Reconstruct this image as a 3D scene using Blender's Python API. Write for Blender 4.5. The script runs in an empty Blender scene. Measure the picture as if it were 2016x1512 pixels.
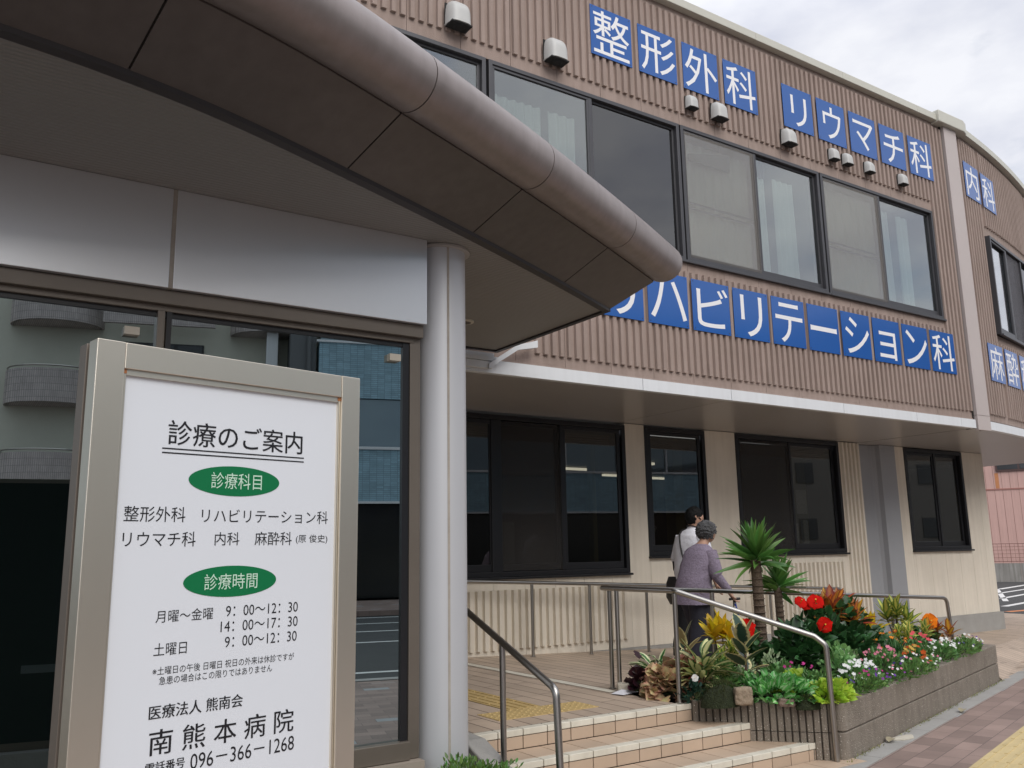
import bpy, bmesh, math, random
from mathutils import Vector, Matrix, noise
random.seed(7)
SC = bpy.context.scene
COL = SC.collection
PI = math.pi

# ------------------------------------------------------------------ camera
CZ = 1.55
cam_d = bpy.data.cameras.new('camera')
cam = bpy.data.objects.new('camera', cam_d); COL.objects.link(cam)
def _rot(a, b, c):
    return Matrix.Rotation(a, 3, 'Z') @ Matrix.Rotation(b, 3, 'X') @ Matrix.Rotation(c, 3, 'Y')
_R = _rot(-.5853, .1892, .0172)
_r, _f, _u = _R.col[0], _R.col[1], _R.col[2]
cam.matrix_world = Matrix(((_r.x, _u.x, -_f.x, 0), (_r.y, _u.y, -_f.y, -6.8449), (_r.z, _u.z, -_f.z, CZ), (0, 0, 0, 1)))
cam_d.sensor_width = 36; cam_d.lens = 36 * 1716.65 / 2016
cam_d.clip_start = .05; cam_d.clip_end = 2000
SC.camera = cam

# ------------------------------------------------------------------ sky, sun, exposure
SUN_EL, SUN_AZ = math.radians(40), math.radians(187)     # azimuth measured from +Y towards +X
w = bpy.data.worlds.new('World'); SC.world = w; w.use_nodes = True
nt = w.node_tree; nt.nodes.clear()
def wn(t, **k):
    n = nt.nodes.new(t)
    for a, b in k.items(): setattr(n, a, b)
    return n
sky = wn('ShaderNodeTexSky', sky_type='NISHITA', sun_disc=False, sun_elevation=SUN_EL, sun_rotation=SUN_AZ)
tc = wn('ShaderNodeTexCoord')
mp = wn('ShaderNodeMapping'); mp.inputs['Scale'].default_value = (1.6, 1.6, 3.6); mp.inputs['Location'].default_value = (.7, .2, .4)
n1 = wn('ShaderNodeTexNoise'); n1.inputs['Scale'].default_value = 2.1; n1.inputs['Detail'].default_value = 7; n1.inputs['Roughness'].default_value = .52
n2 = wn('ShaderNodeTexNoise'); n2.inputs['Scale'].default_value = 3.6; n2.inputs['Detail'].default_value = 6; n2.inputs['Roughness'].default_value = .5
r1 = wn('ShaderNodeMapRange'); r1.inputs[1].default_value = .22; r1.inputs[2].default_value = .42
r2 = wn('ShaderNodeValToRGB'); r2.color_ramp.elements[0].position = .36; r2.color_ramp.elements[0].color = (5.0, 5.2, 6.0, 1)
r2.color_ramp.elements[1].position = .62; r2.color_ramp.elements[1].color = (6.9, 7.0, 7.4, 1)
mx = wn('ShaderNodeMix', data_type='RGBA')
bg = wn('ShaderNodeBackground'); bg.inputs['Strength'].default_value = .1
out = wn('ShaderNodeOutputWorld')
L = nt.links.new
L(tc.outputs['Generated'], mp.inputs['Vector']); L(mp.outputs[0], n1.inputs['Vector']); L(mp.outputs[0], n2.inputs['Vector'])
L(n1.outputs[0], r1.inputs[0]); L(n2.outputs[0], r2.inputs[0])
L(r1.outputs[0], mx.inputs[0]); L(sky.outputs[0], mx.inputs[6]); L(r2.outputs[0], mx.inputs[7])
# an overcast sky is brightest overhead
sz = wn('ShaderNodeSeparateXYZ'); rz = wn('ShaderNodeMapRange'); rz.inputs[1].default_value = .5; rz.inputs[2].default_value = 1; rz.inputs[3].default_value = 1; rz.inputs[4].default_value = 1.8
mz = wn('ShaderNodeMix', data_type='RGBA', blend_type='MULTIPLY'); mz.inputs[0].default_value = 1
L(tc.outputs['Generated'], sz.inputs[0]); L(sz.outputs[2], rz.inputs[0]); L(mx.outputs[2], mz.inputs[6]); L(rz.outputs[0], mz.inputs[7]); L(mz.outputs[2], bg.inputs[0]); L(bg.outputs[0], out.inputs[0])
sd = bpy.data.lights.new('sun', 'SUN'); sd.energy = 1.5; sd.angle = math.radians(46); sd.color = (1, .96, .9)
sun = bpy.data.objects.new('sun', sd); COL.objects.link(sun)
_sv = Vector((math.sin(SUN_AZ) * math.cos(SUN_EL), math.cos(SUN_AZ) * math.cos(SUN_EL), math.sin(SUN_EL)))
sun.rotation_euler = _sv.to_track_quat('Z', 'Y').to_euler()
SC.view_settings.view_transform = 'Standard'; SC.view_settings.look = 'None'
SC.view_settings.exposure = .42; SC.view_settings.gamma = 1; SC.view_settings.use_curve_mapping = False
SC.cycles.max_bounces = 8; SC.cycles.transparent_max_bounces = 16; SC.cycles.use_denoising = True

# ------------------------------------------------------------------ materials
MATS = {}
def mat(name, col, rough=.6, metal=0, spec=.5, noise_scale=0, var=.0, bump=0, bump_scale=60, streak=0, coat=0, emit=None, transl=0, island=0, hue=0):
    """one surface: base colour with soft procedural wear, optional fine bump and per-piece variation"""
    if name in MATS: return MATS[name]
    m = bpy.data.materials.new(name); m.use_nodes = True
    t = m.node_tree; b = t.nodes['Principled BSDF']; ln = t.links.new
    b.inputs['Roughness'].default_value = rough; b.inputs['Metallic'].default_value = metal
    b.inputs['Specular IOR Level'].default_value = spec; b.inputs['Coat Weight'].default_value = coat
    c = (*col, 1); b.inputs['Base Color'].default_value = c
    src = None
    def N(k): return t.nodes.new(k)
    tcn = None
    if var or bump or streak:
        tcn = N('ShaderNodeTexCoord')
    def blend(src, fac_sock, dark, amount):
        mxn = N('ShaderNodeMix'); mxn.data_type = 'RGBA'; mxn.blend_type = 'MULTIPLY'
        mr = N('ShaderNodeMapRange'); mr.inputs[1].default_value = .3; mr.inputs[2].default_value = .7
        mr.inputs[3].default_value = 0; mr.inputs[4].default_value = amount
        ln(fac_sock, mr.inputs[0]); ln(mr.outputs[0], mxn.inputs[0])
        if src is None: mxn.inputs[6].default_value = c
        else: ln(src, mxn.inputs[6])
        mxn.inputs[7].default_value = dark
        return mxn.outputs[2]
    if var:
        n = N('ShaderNodeTexNoise'); n.inputs['Scale'].default_value = noise_scale or 3; n.inputs['Detail'].default_value = 8; n.inputs['Roughness'].default_value = .65
        ln(tcn.outputs['Object'], n.inputs['Vector'])
        src = blend(src, n.outputs[0], (.45, .43, .4, 1), var)
    if streak:
        mpn = N('ShaderNodeMapping'); mpn.inputs['Scale'].default_value = (9, 9, .5)
        n = N('ShaderNodeTexNoise'); n.inputs['Scale'].default_value = 1.6; n.inputs['Detail'].default_value = 6
        ln(tcn.outputs['Object'], mpn.inputs[0]); ln(mpn.outputs[0], n.inputs['Vector'])
        src = blend(src, n.outputs[0], (.4, .38, .35, 1), streak)
    if island:
        g = N('ShaderNodeNewGeometry'); hs = N('ShaderNodeHueSaturation')
        mr = N('ShaderNodeMapRange'); mr.inputs[3].default_value = 1 - island; mr.inputs[4].default_value = 1 + island
        ln(g.outputs['Random Per Island'], mr.inputs[0]); ln(mr.outputs[0], hs.inputs['Value'])
        if hue:
            mr2 = N('ShaderNodeMapRange'); mr2.inputs[3].default_value = .5 - hue; mr2.inputs[4].default_value = .5 + hue
            mlt = N('ShaderNodeMath'); mlt.operation = 'MULTIPLY'; mlt.inputs[1].default_value = 7.31
            fr = N('ShaderNodeMath'); fr.operation = 'FRACT'
            ln(g.outputs['Random Per Island'], mlt.inputs[0]); ln(mlt.outputs[0], fr.inputs[0]); ln(fr.outputs[0], mr2.inputs[0]); ln(mr2.outputs[0], hs.inputs['Hue'])
        if src is None: hs.inputs['Color'].default_value = c
        else: ln(src, hs.inputs['Color'])
        src = hs.outputs[0]
    if src is not None: ln(src, b.inputs['Base Color'])
    if bump:
        n = N('ShaderNodeTexNoise'); n.inputs['Scale'].default_value = bump_scale; n.inputs['Detail'].default_value = 4
        bp = N('ShaderNodeBump'); bp.inputs['Strength'].default_value = bump; bp.inputs['Distance'].default_value = .02
        ln(tcn.outputs['Object'], n.inputs['Vector']); ln(n.outputs[0], bp.inputs['Height']); ln(bp.outputs[0], b.inputs['Normal'])
    if emit:
        b.inputs['Emission Color'].default_value = (*emit[0], 1); b.inputs['Emission Strength'].default_value = emit[1]
    if transl:
        o = t.nodes['Material Output']; tr = N('ShaderNodeBsdfTranslucent'); ms = N('ShaderNodeMixShader'); ms.inputs[0].default_value = transl
        if src is not None: ln(src, tr.inputs[0])
        else: tr.inputs[0].default_value = c
        ln(b.outputs[0], ms.inputs[1]); ln(tr.outputs[0], ms.inputs[2]); ln(ms.outputs[0], o.inputs[0])
    MATS[name] = m
    return m

def leaf_mat(name, centre, edge, pos=.55, soft=.1, rough=.45, island=.3, hue=.015, transl=.22, vein=0, tip=None):
    """leaf colour across the blade (UV.x = 0 at midrib, 1 at margin; UV.y along the blade)"""
    if name in MATS: return MATS[name]
    m = bpy.data.materials.new(name); m.use_nodes = True
    t = m.node_tree; b = t.nodes['Principled BSDF']; ln = t.links.new
    b.inputs['Roughness'].default_value = rough
    N = t.nodes.new
    uv = N('ShaderNodeUVMap'); sp = N('ShaderNodeSeparateXYZ'); ln(uv.outputs[0], sp.inputs[0])
    ns = N('ShaderNodeTexNoise'); ns.inputs['Scale'].default_value = 40
    tcn = N('ShaderNodeTexCoord'); ln(tcn.outputs['Object'], ns.inputs['Vector'])
    ad = N('ShaderNodeMath'); ad.operation = 'MULTIPLY_ADD'; ad.inputs[1].default_value = .5; ad.inputs[2].default_value = -.25
    ln(ns.outputs[0], ad.inputs[0])
    su = N('ShaderNodeMath'); su.operation = 'ADD'; ln(sp.outputs[0], su.inputs[0]); ln(ad.outputs[0], su.inputs[1])
    mr = N('ShaderNodeMapRange'); mr.inputs[1].default_value = pos - soft; mr.inputs[2].default_value = pos + soft
    ln(su.outputs[0], mr.inputs[0])
    mxn = N('ShaderNodeMix'); mxn.data_type = 'RGBA'; mxn.inputs[6].default_value = (*centre, 1); mxn.inputs[7].default_value = (*edge, 1)
    ln(mr.outputs[0], mxn.inputs[0]); col = mxn.outputs[2]
    if tip:
        m2 = N('ShaderNodeMix'); m2.data_type = 'RGBA'; m2.inputs[7].default_value = (*tip, 1)
        mr3 = N('ShaderNodeMapRange'); mr3.inputs[1].default_value = .35; mr3.inputs[2].default_value = 1
        ln(sp.outputs[1], mr3.inputs[0]); ln(mr3.outputs[0], m2.inputs[0]); ln(col, m2.inputs[6]); col = m2.outputs[2]
    g = N('ShaderNodeNewGeometry'); hs = N('ShaderNodeHueSaturation')
    mr1 = N('ShaderNodeMapRange'); mr1.inputs[3].default_value = 1 - island; mr1.inputs[4].default_value = 1 + island
    ln(g.outputs['Random Per Island'], mr1.inputs[0]); ln(mr1.outputs[0], hs.inputs['Value'])
    mlt = N('ShaderNodeMath'); mlt.operation = 'MULTIPLY'; mlt.inputs[1].default_value = 13.7
    fr = N('ShaderNodeMath'); fr.operation = 'FRACT'; mr2 = N('ShaderNodeMapRange'); mr2.inputs[3].default_value = .5 - hue; mr2.inputs[4].default_value = .5 + hue
    ln(g.outputs['Random Per Island'], mlt.inputs[0]); ln(mlt.outputs[0], fr.inputs[0]); ln(fr.outputs[0], mr2.inputs[0]); ln(mr2.outputs[0], hs.inputs['Hue'])
    ln(col, hs.inputs['Color']); ln(hs.outputs[0], b.inputs['Base Color'])
    o = t.nodes['Material Output']; tr = N('ShaderNodeBsdfTranslucent'); ms = N('ShaderNodeMixShader'); ms.inputs[0].default_value = transl
    ln(hs.outputs[0], tr.inputs[0]); ln(b.outputs[0], ms.inputs[1]); ln(tr.outputs[0], ms.inputs[2]); ln(ms.outputs[0], o.inputs[0])
    MATS[name] = m
    return m

def glass(name, tint, reflect=.12, clear=.8, rough=0, rtint=(1, 1, 1)):
    """window pane: tinted clear glass with a mirror layer that grows at grazing angles"""
    if name in MATS: return MATS[name]
    m = bpy.data.materials.new(name); m.use_nodes = True
    t = m.node_tree; t.nodes.clear(); N = t.nodes.new; ln = t.links.new
    tr = N('ShaderNodeBsdfTransparent'); tr.inputs[0].default_value = (*[c * clear for c in tint], 1)
    gl = N('ShaderNodeBsdfGlossy'); gl.inputs['Roughness'].default_value = rough; gl.inputs[0].default_value = (*rtint, 1)
    fr = N('ShaderNodeLayerWeight'); fr.inputs[0].default_value = .35
    mr = N('ShaderNodeMapRange'); mr.inputs[3].default_value = reflect; mr.inputs[4].default_value = min(1, reflect * 2.2 + .35)
    pw = N('ShaderNodeMath'); pw.operation = 'POWER'; pw.inputs[1].default_value = 2.0
    ln(fr.outputs['Facing'], pw.inputs[0]); ln(pw.outputs[0], mr.inputs[0])
    ms = N('ShaderNodeMixShader'); ln(mr.outputs[0], ms.inputs[0]); ln(tr.outputs[0], ms.inputs[1]); ln(gl.outputs[0], ms.inputs[2])
    o = N('ShaderNodeOutputMaterial'); ln(ms.outputs[0], o.inputs[0])
    MATS[name] = m
    return m

def net(name, col, open_):
    """insect screen or gauze: fine weave, part of the light passes"""
    if name in MATS: return MATS[name]
    m = bpy.data.materials.new(name); m.use_nodes = True
    t = m.node_tree; t.nodes.clear(); N = t.nodes.new; ln = t.links.new
    tr = N('ShaderNodeBsdfTransparent'); df = N('ShaderNodeBsdfPrincipled'); df.inputs['Base Color'].default_value = (*col, 1); df.inputs['Roughness'].default_value = .6
    ms = N('ShaderNodeMixShader'); ms.inputs[0].default_value = 1 - open_
    ln(tr.outputs[0], ms.inputs[1]); ln(df.outputs[0], ms.inputs[2])
    o = N('ShaderNodeOutputMaterial'); ln(ms.outputs[0], o.inputs[0])
    MATS[name] = m
    return m

def tile_mat(name, base, joint, size, rot=0, offset=.5, var=.12, mortar=.012, rough=.6, accent=None, bump=.25, axes='XY'):
    """bonded tiles or blocks: size = (length, height) in metres; accent = (colour, share)"""
    if name in MATS: return MATS[name]
    m = bpy.data.materials.new(name); m.use_nodes = True
    t = m.node_tree; b = t.nodes['Principled BSDF']; ln = t.links.new; N = t.nodes.new
    b.inputs['Roughness'].default_value = rough
    g = N('ShaderNodeTexCoord'); mpn = N('ShaderNodeMapping'); mpn.inputs['Rotation'].default_value = (0, 0, rot)
    vec = g.outputs['Object']
    if axes != 'XY':
        sp = N('ShaderNodeSeparateXYZ'); cb = N('ShaderNodeCombineXYZ'); ln(vec, sp.inputs[0])
        ln(sp.outputs['XYZ'.index(axes[0])], cb.inputs[0]); ln(sp.outputs['XYZ'.index(axes[1])], cb.inputs[1]); vec = cb.outputs[0]
    ln(vec, mpn.inputs[0])
    br = N('ShaderNodeTexBrick'); br.offset = offset; br.inputs['Scale'].default_value = 1
    br.inputs['Brick Width'].default_value = size[0]; br.inputs['Row Height'].default_value = size[1]
    br.inputs['Mortar Size'].default_value = mortar / 2; br.inputs['Mortar Smooth'].default_value = .1
    br.inputs['Color1'].default_value = (0, 0, 0, 1); br.inputs['Color2'].default_value = (1, 1, 1, 1); br.inputs['Mortar'].default_value = (0, 0, 0, 1)
    ln(mpn.outputs[0], br.inputs['Vector'])
    rp = N('ShaderNodeValToRGB'); rp.color_ramp.interpolation = 'LINEAR'
    e = rp.color_ramp.elements
    e[0].position = 0; e[0].color = (*[c * (1 - var) for c in base], 1)
    e[1].position = 1; e[1].color = (*[c * (1 + var) for c in base], 1)
    if accent:
        e[1].position = 1 - accent[1] - .001
        x = e.new(1 - accent[1]); x.color = (*accent[0], 1)
    ln(br.outputs['Color'], rp.inputs[0])
    ns = N('ShaderNodeTexNoise'); ns.inputs['Scale'].default_value = 1.7; ns.inputs['Detail'].default_value = 9; ns.inputs['Roughness'].default_value = .7
    ln(g.outputs['Object'], ns.inputs['Vector'])
    mrn = N('ShaderNodeMapRange'); mrn.inputs[1].default_value = .3; mrn.inputs[2].default_value = .7; mrn.inputs[3].default_value = .78; mrn.inputs[4].default_value = 1.1
    ln(ns.outputs[0], mrn.inputs[0])
    ml = N('ShaderNodeMix'); ml.data_type = 'RGBA'; ml.blend_type = 'MULTIPLY'; ml.inputs[0].default_value = 1
    ln(rp.outputs[0], ml.inputs[6]); ln(mrn.outputs[0], ml.inputs[7])
    mj = N('ShaderNodeMix'); mj.data_type = 'RGBA'; mj.inputs[7].default_value = (*joint, 1)
    ln(br.outputs['Fac'], mj.inputs[0]); ln(ml.outputs[2], mj.inputs[6]); ln(mj.outputs[2], b.inputs['Base Color'])
    if bump:
        iv = N('ShaderNodeMath'); iv.operation = 'SUBTRACT'; iv.inputs[0].default_value = 1; ln(br.outputs['Fac'], iv.inputs[1])
        n3 = N('ShaderNodeTexNoise'); n3.inputs['Scale'].default_value = 90; ln(g.outputs['Object'], n3.inputs['Vector'])
        a3 = N('ShaderNodeMath'); a3.operation = 'MULTIPLY_ADD'; a3.inputs[1].default_value = .25; ln(n3.outputs[0], a3.inputs[0]); ln(iv.outputs[0], a3.inputs[2])
        bp = N('ShaderNodeBump'); bp.inputs['Strength'].default_value = bump; bp.inputs['Distance'].default_value = .006
        ln(a3.outputs[0], bp.inputs['Height']); ln(bp.outputs[0], b.inputs['Normal'])
    MATS[name] = m
    return m

M_BROWN = mat('brown_stucco', (.41, .32, .28), .85, spec=.25, noise_scale=1.1, var=.28, streak=.3, bump=.5, bump_scale=130)
M_CREAM = mat('cream_stucco', (.78, .715, .61), .85, spec=.25, noise_scale=.9, var=.25, bump=.3, bump_scale=120, streak=.16)
M_WHITE_METAL = mat('white_trim', (.74, .76, .78), .4, noise_scale=2, var=.08, streak=.1)
M_SOFFIT = mat('soffit_board', (.39, .37, .35), .28, spec=.5, noise_scale=.7, var=.1)
M_COPING = mat('coping_metal', (.55, .54, .47), .45, noise_scale=2, var=.12)
M_STRIP = mat('expansion_cover', (.50, .44, .42), .5, noise_scale=1, var=.15)
M_JOINT = mat('joint_dark', (.03, .028, .026), .8)
M_FRAME = mat('bronze_aluminium', (.075, .075, .082), .4, metal=.35, noise_scale=4, var=.2)
M_BLACK = mat('black_aluminium', (.012, .012, .014), .35)
M_GREYCOL = mat('grey_steel_cover', (.33, .34, .36), .5, noise_scale=1.5, var=.15)
M_CONC = mat('concrete', (.36, .35, .33), .85, noise_scale=3, var=.35, bump=.25, bump_scale=70)
M_CANOPY = mat('canopy_brown', (.138, .122, .114), .42, metal=.2, spec=.5, noise_scale=1.6, var=.35, streak=.25)
M_TUBE = mat('canopy_edge_metal', (.32, .278, .265), .40, metal=.45, spec=.5, noise_scale=2.5, var=.3, streak=.25, bump=.06, bump_scale=5)
M_SILVER = mat('silver_paint', (.56, .57, .59), .48, metal=.3, noise_scale=1.2, var=.05)
M_SEAL = mat('sealant', (.42, .38, .33), .8, noise_scale=9, var=.5)
M_STEEL = mat('stainless', (.40, .385, .36), .3, metal=1, noise_scale=3, var=.12)
M_STEEL_B = mat('brushed_stainless', (.80, .735, .62), .34, metal=.9, noise_scale=2, var=.1)
M_BLUE = mat('sign_blue', (.012, .095, .36), .14, spec=.6, noise_scale=1.5, var=.08)
M_WHITE = mat('sign_white', (.8, .8, .81), .3)
M_INK = mat('sign_ink', (.012, .012, .015), .4)
M_GREEN = mat('sign_green', (.006, .16, .055), .3)
M_ACRYL = mat('sign_face_white', (.70, .73, .77), .16, spec=.5, noise_scale=.8, var=.04)
M_HOOD = mat('vent_hood_grey', (.50, .50, .485), .45, metal=.0, noise_scale=5, var=.15)
M_DARK = mat('dark_void', (.02, .02, .02), .9)
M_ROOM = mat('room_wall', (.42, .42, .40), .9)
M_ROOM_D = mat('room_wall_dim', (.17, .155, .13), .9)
M_LAMP = mat('fluorescent_tube', (1, 1, 1), .5, emit=((1, .93, .8), 1.3))

# ------------------------------------------------------------------ mesh helper
class MB:
    def __init__(s): s.v = []; s.f = []; s.uv = []; s.mi = []
    def add(s, vs, fs, uvs=None, mi=0):
        o = len(s.v); s.v += [tuple(v) for v in vs]
        s.uv += (uvs if uvs else [(0, 0)] * len(vs))
        s.f += [tuple(i + o for i in f) for f in fs]; s.mi += [mi] * len(fs)
        return s
    def box(s, x0, x1, y0, y1, z0, z1, M=None, mi=0):
        vs = [Vector((x, y, z)) for z in (z0, z1) for y in (y0, y1) for x in (x0, x1)]
        if M: vs = [M @ v for v in vs]
        return s.add(vs, [(0, 2, 3, 1), (4, 5, 7, 6), (0, 1, 5, 4), (2, 6, 7, 3), (0, 4, 6, 2), (1, 3, 7, 5)], mi=mi)
    def prism(s, pts, z0, z1, mi=0):
        """closed polygon (counter-clockwise seen from above) raised from z0 to z1; z may be lists"""
        n = len(pts); za = z0 if isinstance(z0, (list, tuple)) else [z0] * n; zb = z1 if isinstance(z1, (list, tuple)) else [z1] * n
        vs = [(p[0], p[1], a) for p, a in zip(pts, za)] + [(p[0], p[1], b) for p, b in zip(pts, zb)]
        fs = [tuple(range(n - 1, -1, -1)), tuple(range(n, 2 * n))] + [(i, (i + 1) % n, n + (i + 1) % n, n + i) for i in range(n)]
        return s.add(vs, fs, mi=mi)
    def extrude(s, prof, path, close_ends=True, mi=0):
        """profile points given per path station: list of lists of 3D points"""
        n = len(prof[0]); vs = [p for st in prof for p in st]; fs = []
        for k in range(len(prof) - 1):
            for i in range(n):
                j = (i + 1) % n
                fs.append((k * n + i, k * n + j, (k + 1) * n + j, (k + 1) * n + i))
        if close_ends: fs += [tuple(range(n - 1, -1, -1)), tuple((len(prof) - 1) * n + i for i in range(n))]
        return s.add(vs, fs, mi=mi)
    def tube(s, pts, r, n=12, mi=0, caps=True):
        pts = [Vector(p) for p in pts]; rs = r if isinstance(r, (list, tuple)) else [r] * len(pts)
        rings = []; up = None
        for i, p in enumerate(pts):
            d = (pts[min(i + 1, len(pts) - 1)] - pts[max(i - 1, 0)]).normalized()
            if up is None:
                up = Vector((0, 0, 1)) if abs(d.z) < .9 else Vector((1, 0, 0))
            a = d.cross(up).normalized(); b = a.cross(d).normalized(); up = b
            rings.append([p + (a * math.cos(2 * PI * k / n) + b * math.sin(2 * PI * k / n)) * rs[i] for k in range(n)])
        return s.extrude(rings, None, caps, mi)
    def lathe(s, base, prof, n=24, mi=0):
        vs = []; fs = []; m = len(prof)
        for (r, z) in prof:
            for k in range(n): vs.append((base[0] + r * math.cos(2 * PI * k / n), base[1] + r * math.sin(2 * PI * k / n), base[2] + z))
        for i in range(m - 1):
            for k in range(n): fs.append((i * n + k, i * n + (k + 1) % n, (i + 1) * n + (k + 1) % n, (i + 1) * n + k))
        fs += [tuple(range(n - 1, -1, -1)), tuple((m - 1) * n + k for k in range(n))]
        return s.add(vs, fs, mi=mi)
    def rings(s, rings, cap=True, mi=0):
        return s.extrude(rings, None, cap, mi)
    def build(s, name, m, parent=None, smooth=False, bevel=0):
        me = bpy.data.meshes.new(name); me.from_pydata(s.v, [], s.f)
        for mm in (m if isinstance(m, (list, tuple)) else [m]): me.materials.append(mm)
        if any(s.mi): me.polygons.foreach_set('material_index', s.mi)
        if any(u != (0, 0) for u in s.uv):
            l = me.uv_layers.new(name='UVMap')
            for lp in me.loops: l.data[lp.index].uv = s.uv[lp.vertex_index]
        if smooth: me.polygons.foreach_set('use_smooth', [True] * len(me.polygons))
        me.update()
        if not s.uv or True:
            bm = bmesh.new(); bm.from_mesh(me)
            if smooth != 'leaf': bmesh.ops.recalc_face_normals(bm, faces=bm.faces)
            bm.to_mesh(me); bm.free()
        o = bpy.data.objects.new(name, me); COL.objects.link(o)
        if parent: o.parent = parent
        if bevel:
            bv = o.modifiers.new('bevel', 'BEVEL'); bv.width = bevel; bv.segments = 2; bv.limit_method = 'ANGLE'
        if smooth == 'angle' or smooth is True:
            try: me.set_sharp_from_angle(angle=math.radians(40))
            except Exception: pass
        return o

def thing(name, label, cat, loc=(0, 0, 0), rz=0, group=None):
    o = bpy.data.objects.new(name, None); COL.objects.link(o); o.empty_display_size = .1
    o.location = loc; o.rotation_euler = (0, 0, rz); o['label'] = label; o['category'] = cat
    if group: o['group'] = group
    return o
def tag(o, label, cat, group=None):
    o['label'] = label; o['category'] = cat
    if group: o['group'] = group
    return o
def struct(o, kind='structure'):
    o['kind'] = kind; return o
def copy_tree(o, parent=None):
    c = o.copy(); COL.objects.link(c)
    if parent: c.parent = parent
    for ch in list(o.children): copy_tree(ch, c)
    return c
def fillet(pts, r, seg=6):
    """round the inner corners of a polyline"""
    pts = [Vector(p) for p in pts]; o = [pts[0]]
    for i in range(1, len(pts) - 1):
        a, b, c = pts[i - 1], pts[i], pts[i + 1]
        d1 = (a - b).normalized(); d2 = (c - b).normalized(); ang = d1.angle(d2)
        t = min(r / math.tan(ang / 2), (a - b).length * .45, (c - b).length * .45)
        p1 = b + d1 * t; p2 = b + d2 * t
        for k in range(seg + 1):
            u = k / seg; o.append(p1 * (1 - u) ** 2 + b * 2 * u * (1 - u) + p2 * u * u)
    o.append(pts[-1]); return o

# writing: outlines of the built-in font, fitted to a box in the plane and given 0.4 mm relief
def text_mesh(body, bold=0):
    c = bpy.data.curves.new('writing', 'FONT'); c.body = body; c.size = 1; c.offset = bold; c.resolution_u = 3
    o = bpy.data.objects.new('writing', c); COL.objects.link(o)
    dg = bpy.context.evaluated_depsgraph_get(); dg.update()
    m = bpy.data.meshes.new_from_object(o.evaluated_get(dg))
    vs = [v.co.copy() for v in m.vertices]; fs = [tuple(p.vertices) for p in m.polygons]
    bpy.data.objects.remove(o); bpy.data.curves.remove(c); bpy.data.meshes.remove(m)
    return vs, fs
def fit_text(mb, body, O, U, V, Nrm, u0, u1, v0, v1, bold=0, lift=.0006):
    vs, fs = text_mesh(body, bold)
    xa = min(v.x for v in vs); xb = max(v.x for v in vs); ya = min(v.y for v in vs); yb = max(v.y for v in vs)
    P = []
    for v in vs:
        a = u0 + (v.x - xa) / (xb - xa) * (u1 - u0); b = v0 + (v.y - ya) / (yb - ya) * (v1 - v0)
        P.append(O + U * a + V * b + Nrm * lift)
    mb.add(P, fs)

# ================================================================== GROUND
RA = math.atan2(1.33, 4.62)                         # the street runs 16 degrees off the facade
TD = Vector((math.cos(RA), math.sin(RA), 0)); ND = Vector((math.sin(RA), -math.cos(RA), 0))
NP = Vector((5.73, -2.53, 0))                       # street corner of the planter
def street(t, n, z=0): return NP + TD * t + ND * n + Vector((0, 0, z))
M_ASPH = mat('asphalt', (.06, .062, .062), .85, noise_scale=2, var=.35, bump=.4, bump_scale=150)
M_PAINT = mat('road_paint', (.72, .72, .70), .7, noise_scale=6, var=.35)
M_PAVE = tile_mat('pavement_block', (.285, .205, .175), (.10, .075, .068), (.30, .15), rot=-RA, var=.22, mortar=.005, accent=((.36, .36, .36), .05))
M_FLOOR = tile_mat('floor_tile', (.47, .37, .285), (.10, .075, .058), (1.24, .155), rot=PI / 2, var=.10, mortar=.011, bump=.15)
M_NOSE = mat('step_nosing', (.76, .72, .61), .6, noise_scale=4, var=.3, streak=.2)
M_TILE = mat('step_tile', (.525, .40, .295), .55, noise_scale=2.5, var=.2, island=.07)
M_GROUT = mat('tile_joint', (.055, .042, .032), .9)
M_TACT = mat('tactile_yellow', (.52, .375, .16), .6, noise_scale=5, var=.2, island=.06)
M_TACT2 = mat('tactile_street', (.62, .49, .25), .6, noise_scale=5, var=.25, island=.06)

def sheet(name, pts, z, m, kind='structure'):
    mb = MB(); mb.add([(p[0], p[1], z) for p in pts], [tuple(range(len(pts)))])
    return struct(mb.build(name, m), kind)
def zone(t0, t1, n0, n1): return [street(t0, n0), street(t0, n1), street(t1, n1), street(t1, n0)]
# one ground sheet to the horizon, then pavement, road and car park on top of it
sheet('ground', [(-900, -900), (900, -900), (900, 900), (-900, 900)], -.15, M_ASPH)
mb = MB(); P_ = zone(-60, 13.6, -.02, 5.1)
mb.prism([(p.x, p.y) for p in P_], -.14, 0); struct(mb.build('pavement', M_PAVE))
mb = MB()
for k in range(-40, 9): 
    q = zone(k * 1.5 + .004, k * 1.5 + 1.496, 5.103, 5.28); mb.prism([(p.x, p.y) for p in q], -.14, .012)
struct(mb.build('kerb', M_CONC))
mb = MB(); q = zone(-60, 13.6, 18.6, 24); mb.prism([(p.x, p.y) for p in q], -.14, 0); struct(mb.build('far_pavement', M_PAVE))
mb = MB()
for n_ in (7.0, 11.4, 13.8, 16.0, 18.0):
    q = zone(-60, 60, n_, n_ + .15); mb.add([(p.x, p.y, -.146) for p in q], [(0, 1, 2, 3)])
struct(mb.build('road_marking', M_PAINT))
# concrete drain strip along the planter foot
mb = MB(); t = -.35
while t < 6.5:
    q = zone(t + .003, t + .597, .012, .17); mb.prism([(p.x, p.y) for p in q], -.1, .006); t += .6
struct(mb.build('drain_strip', M_CONC))
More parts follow.
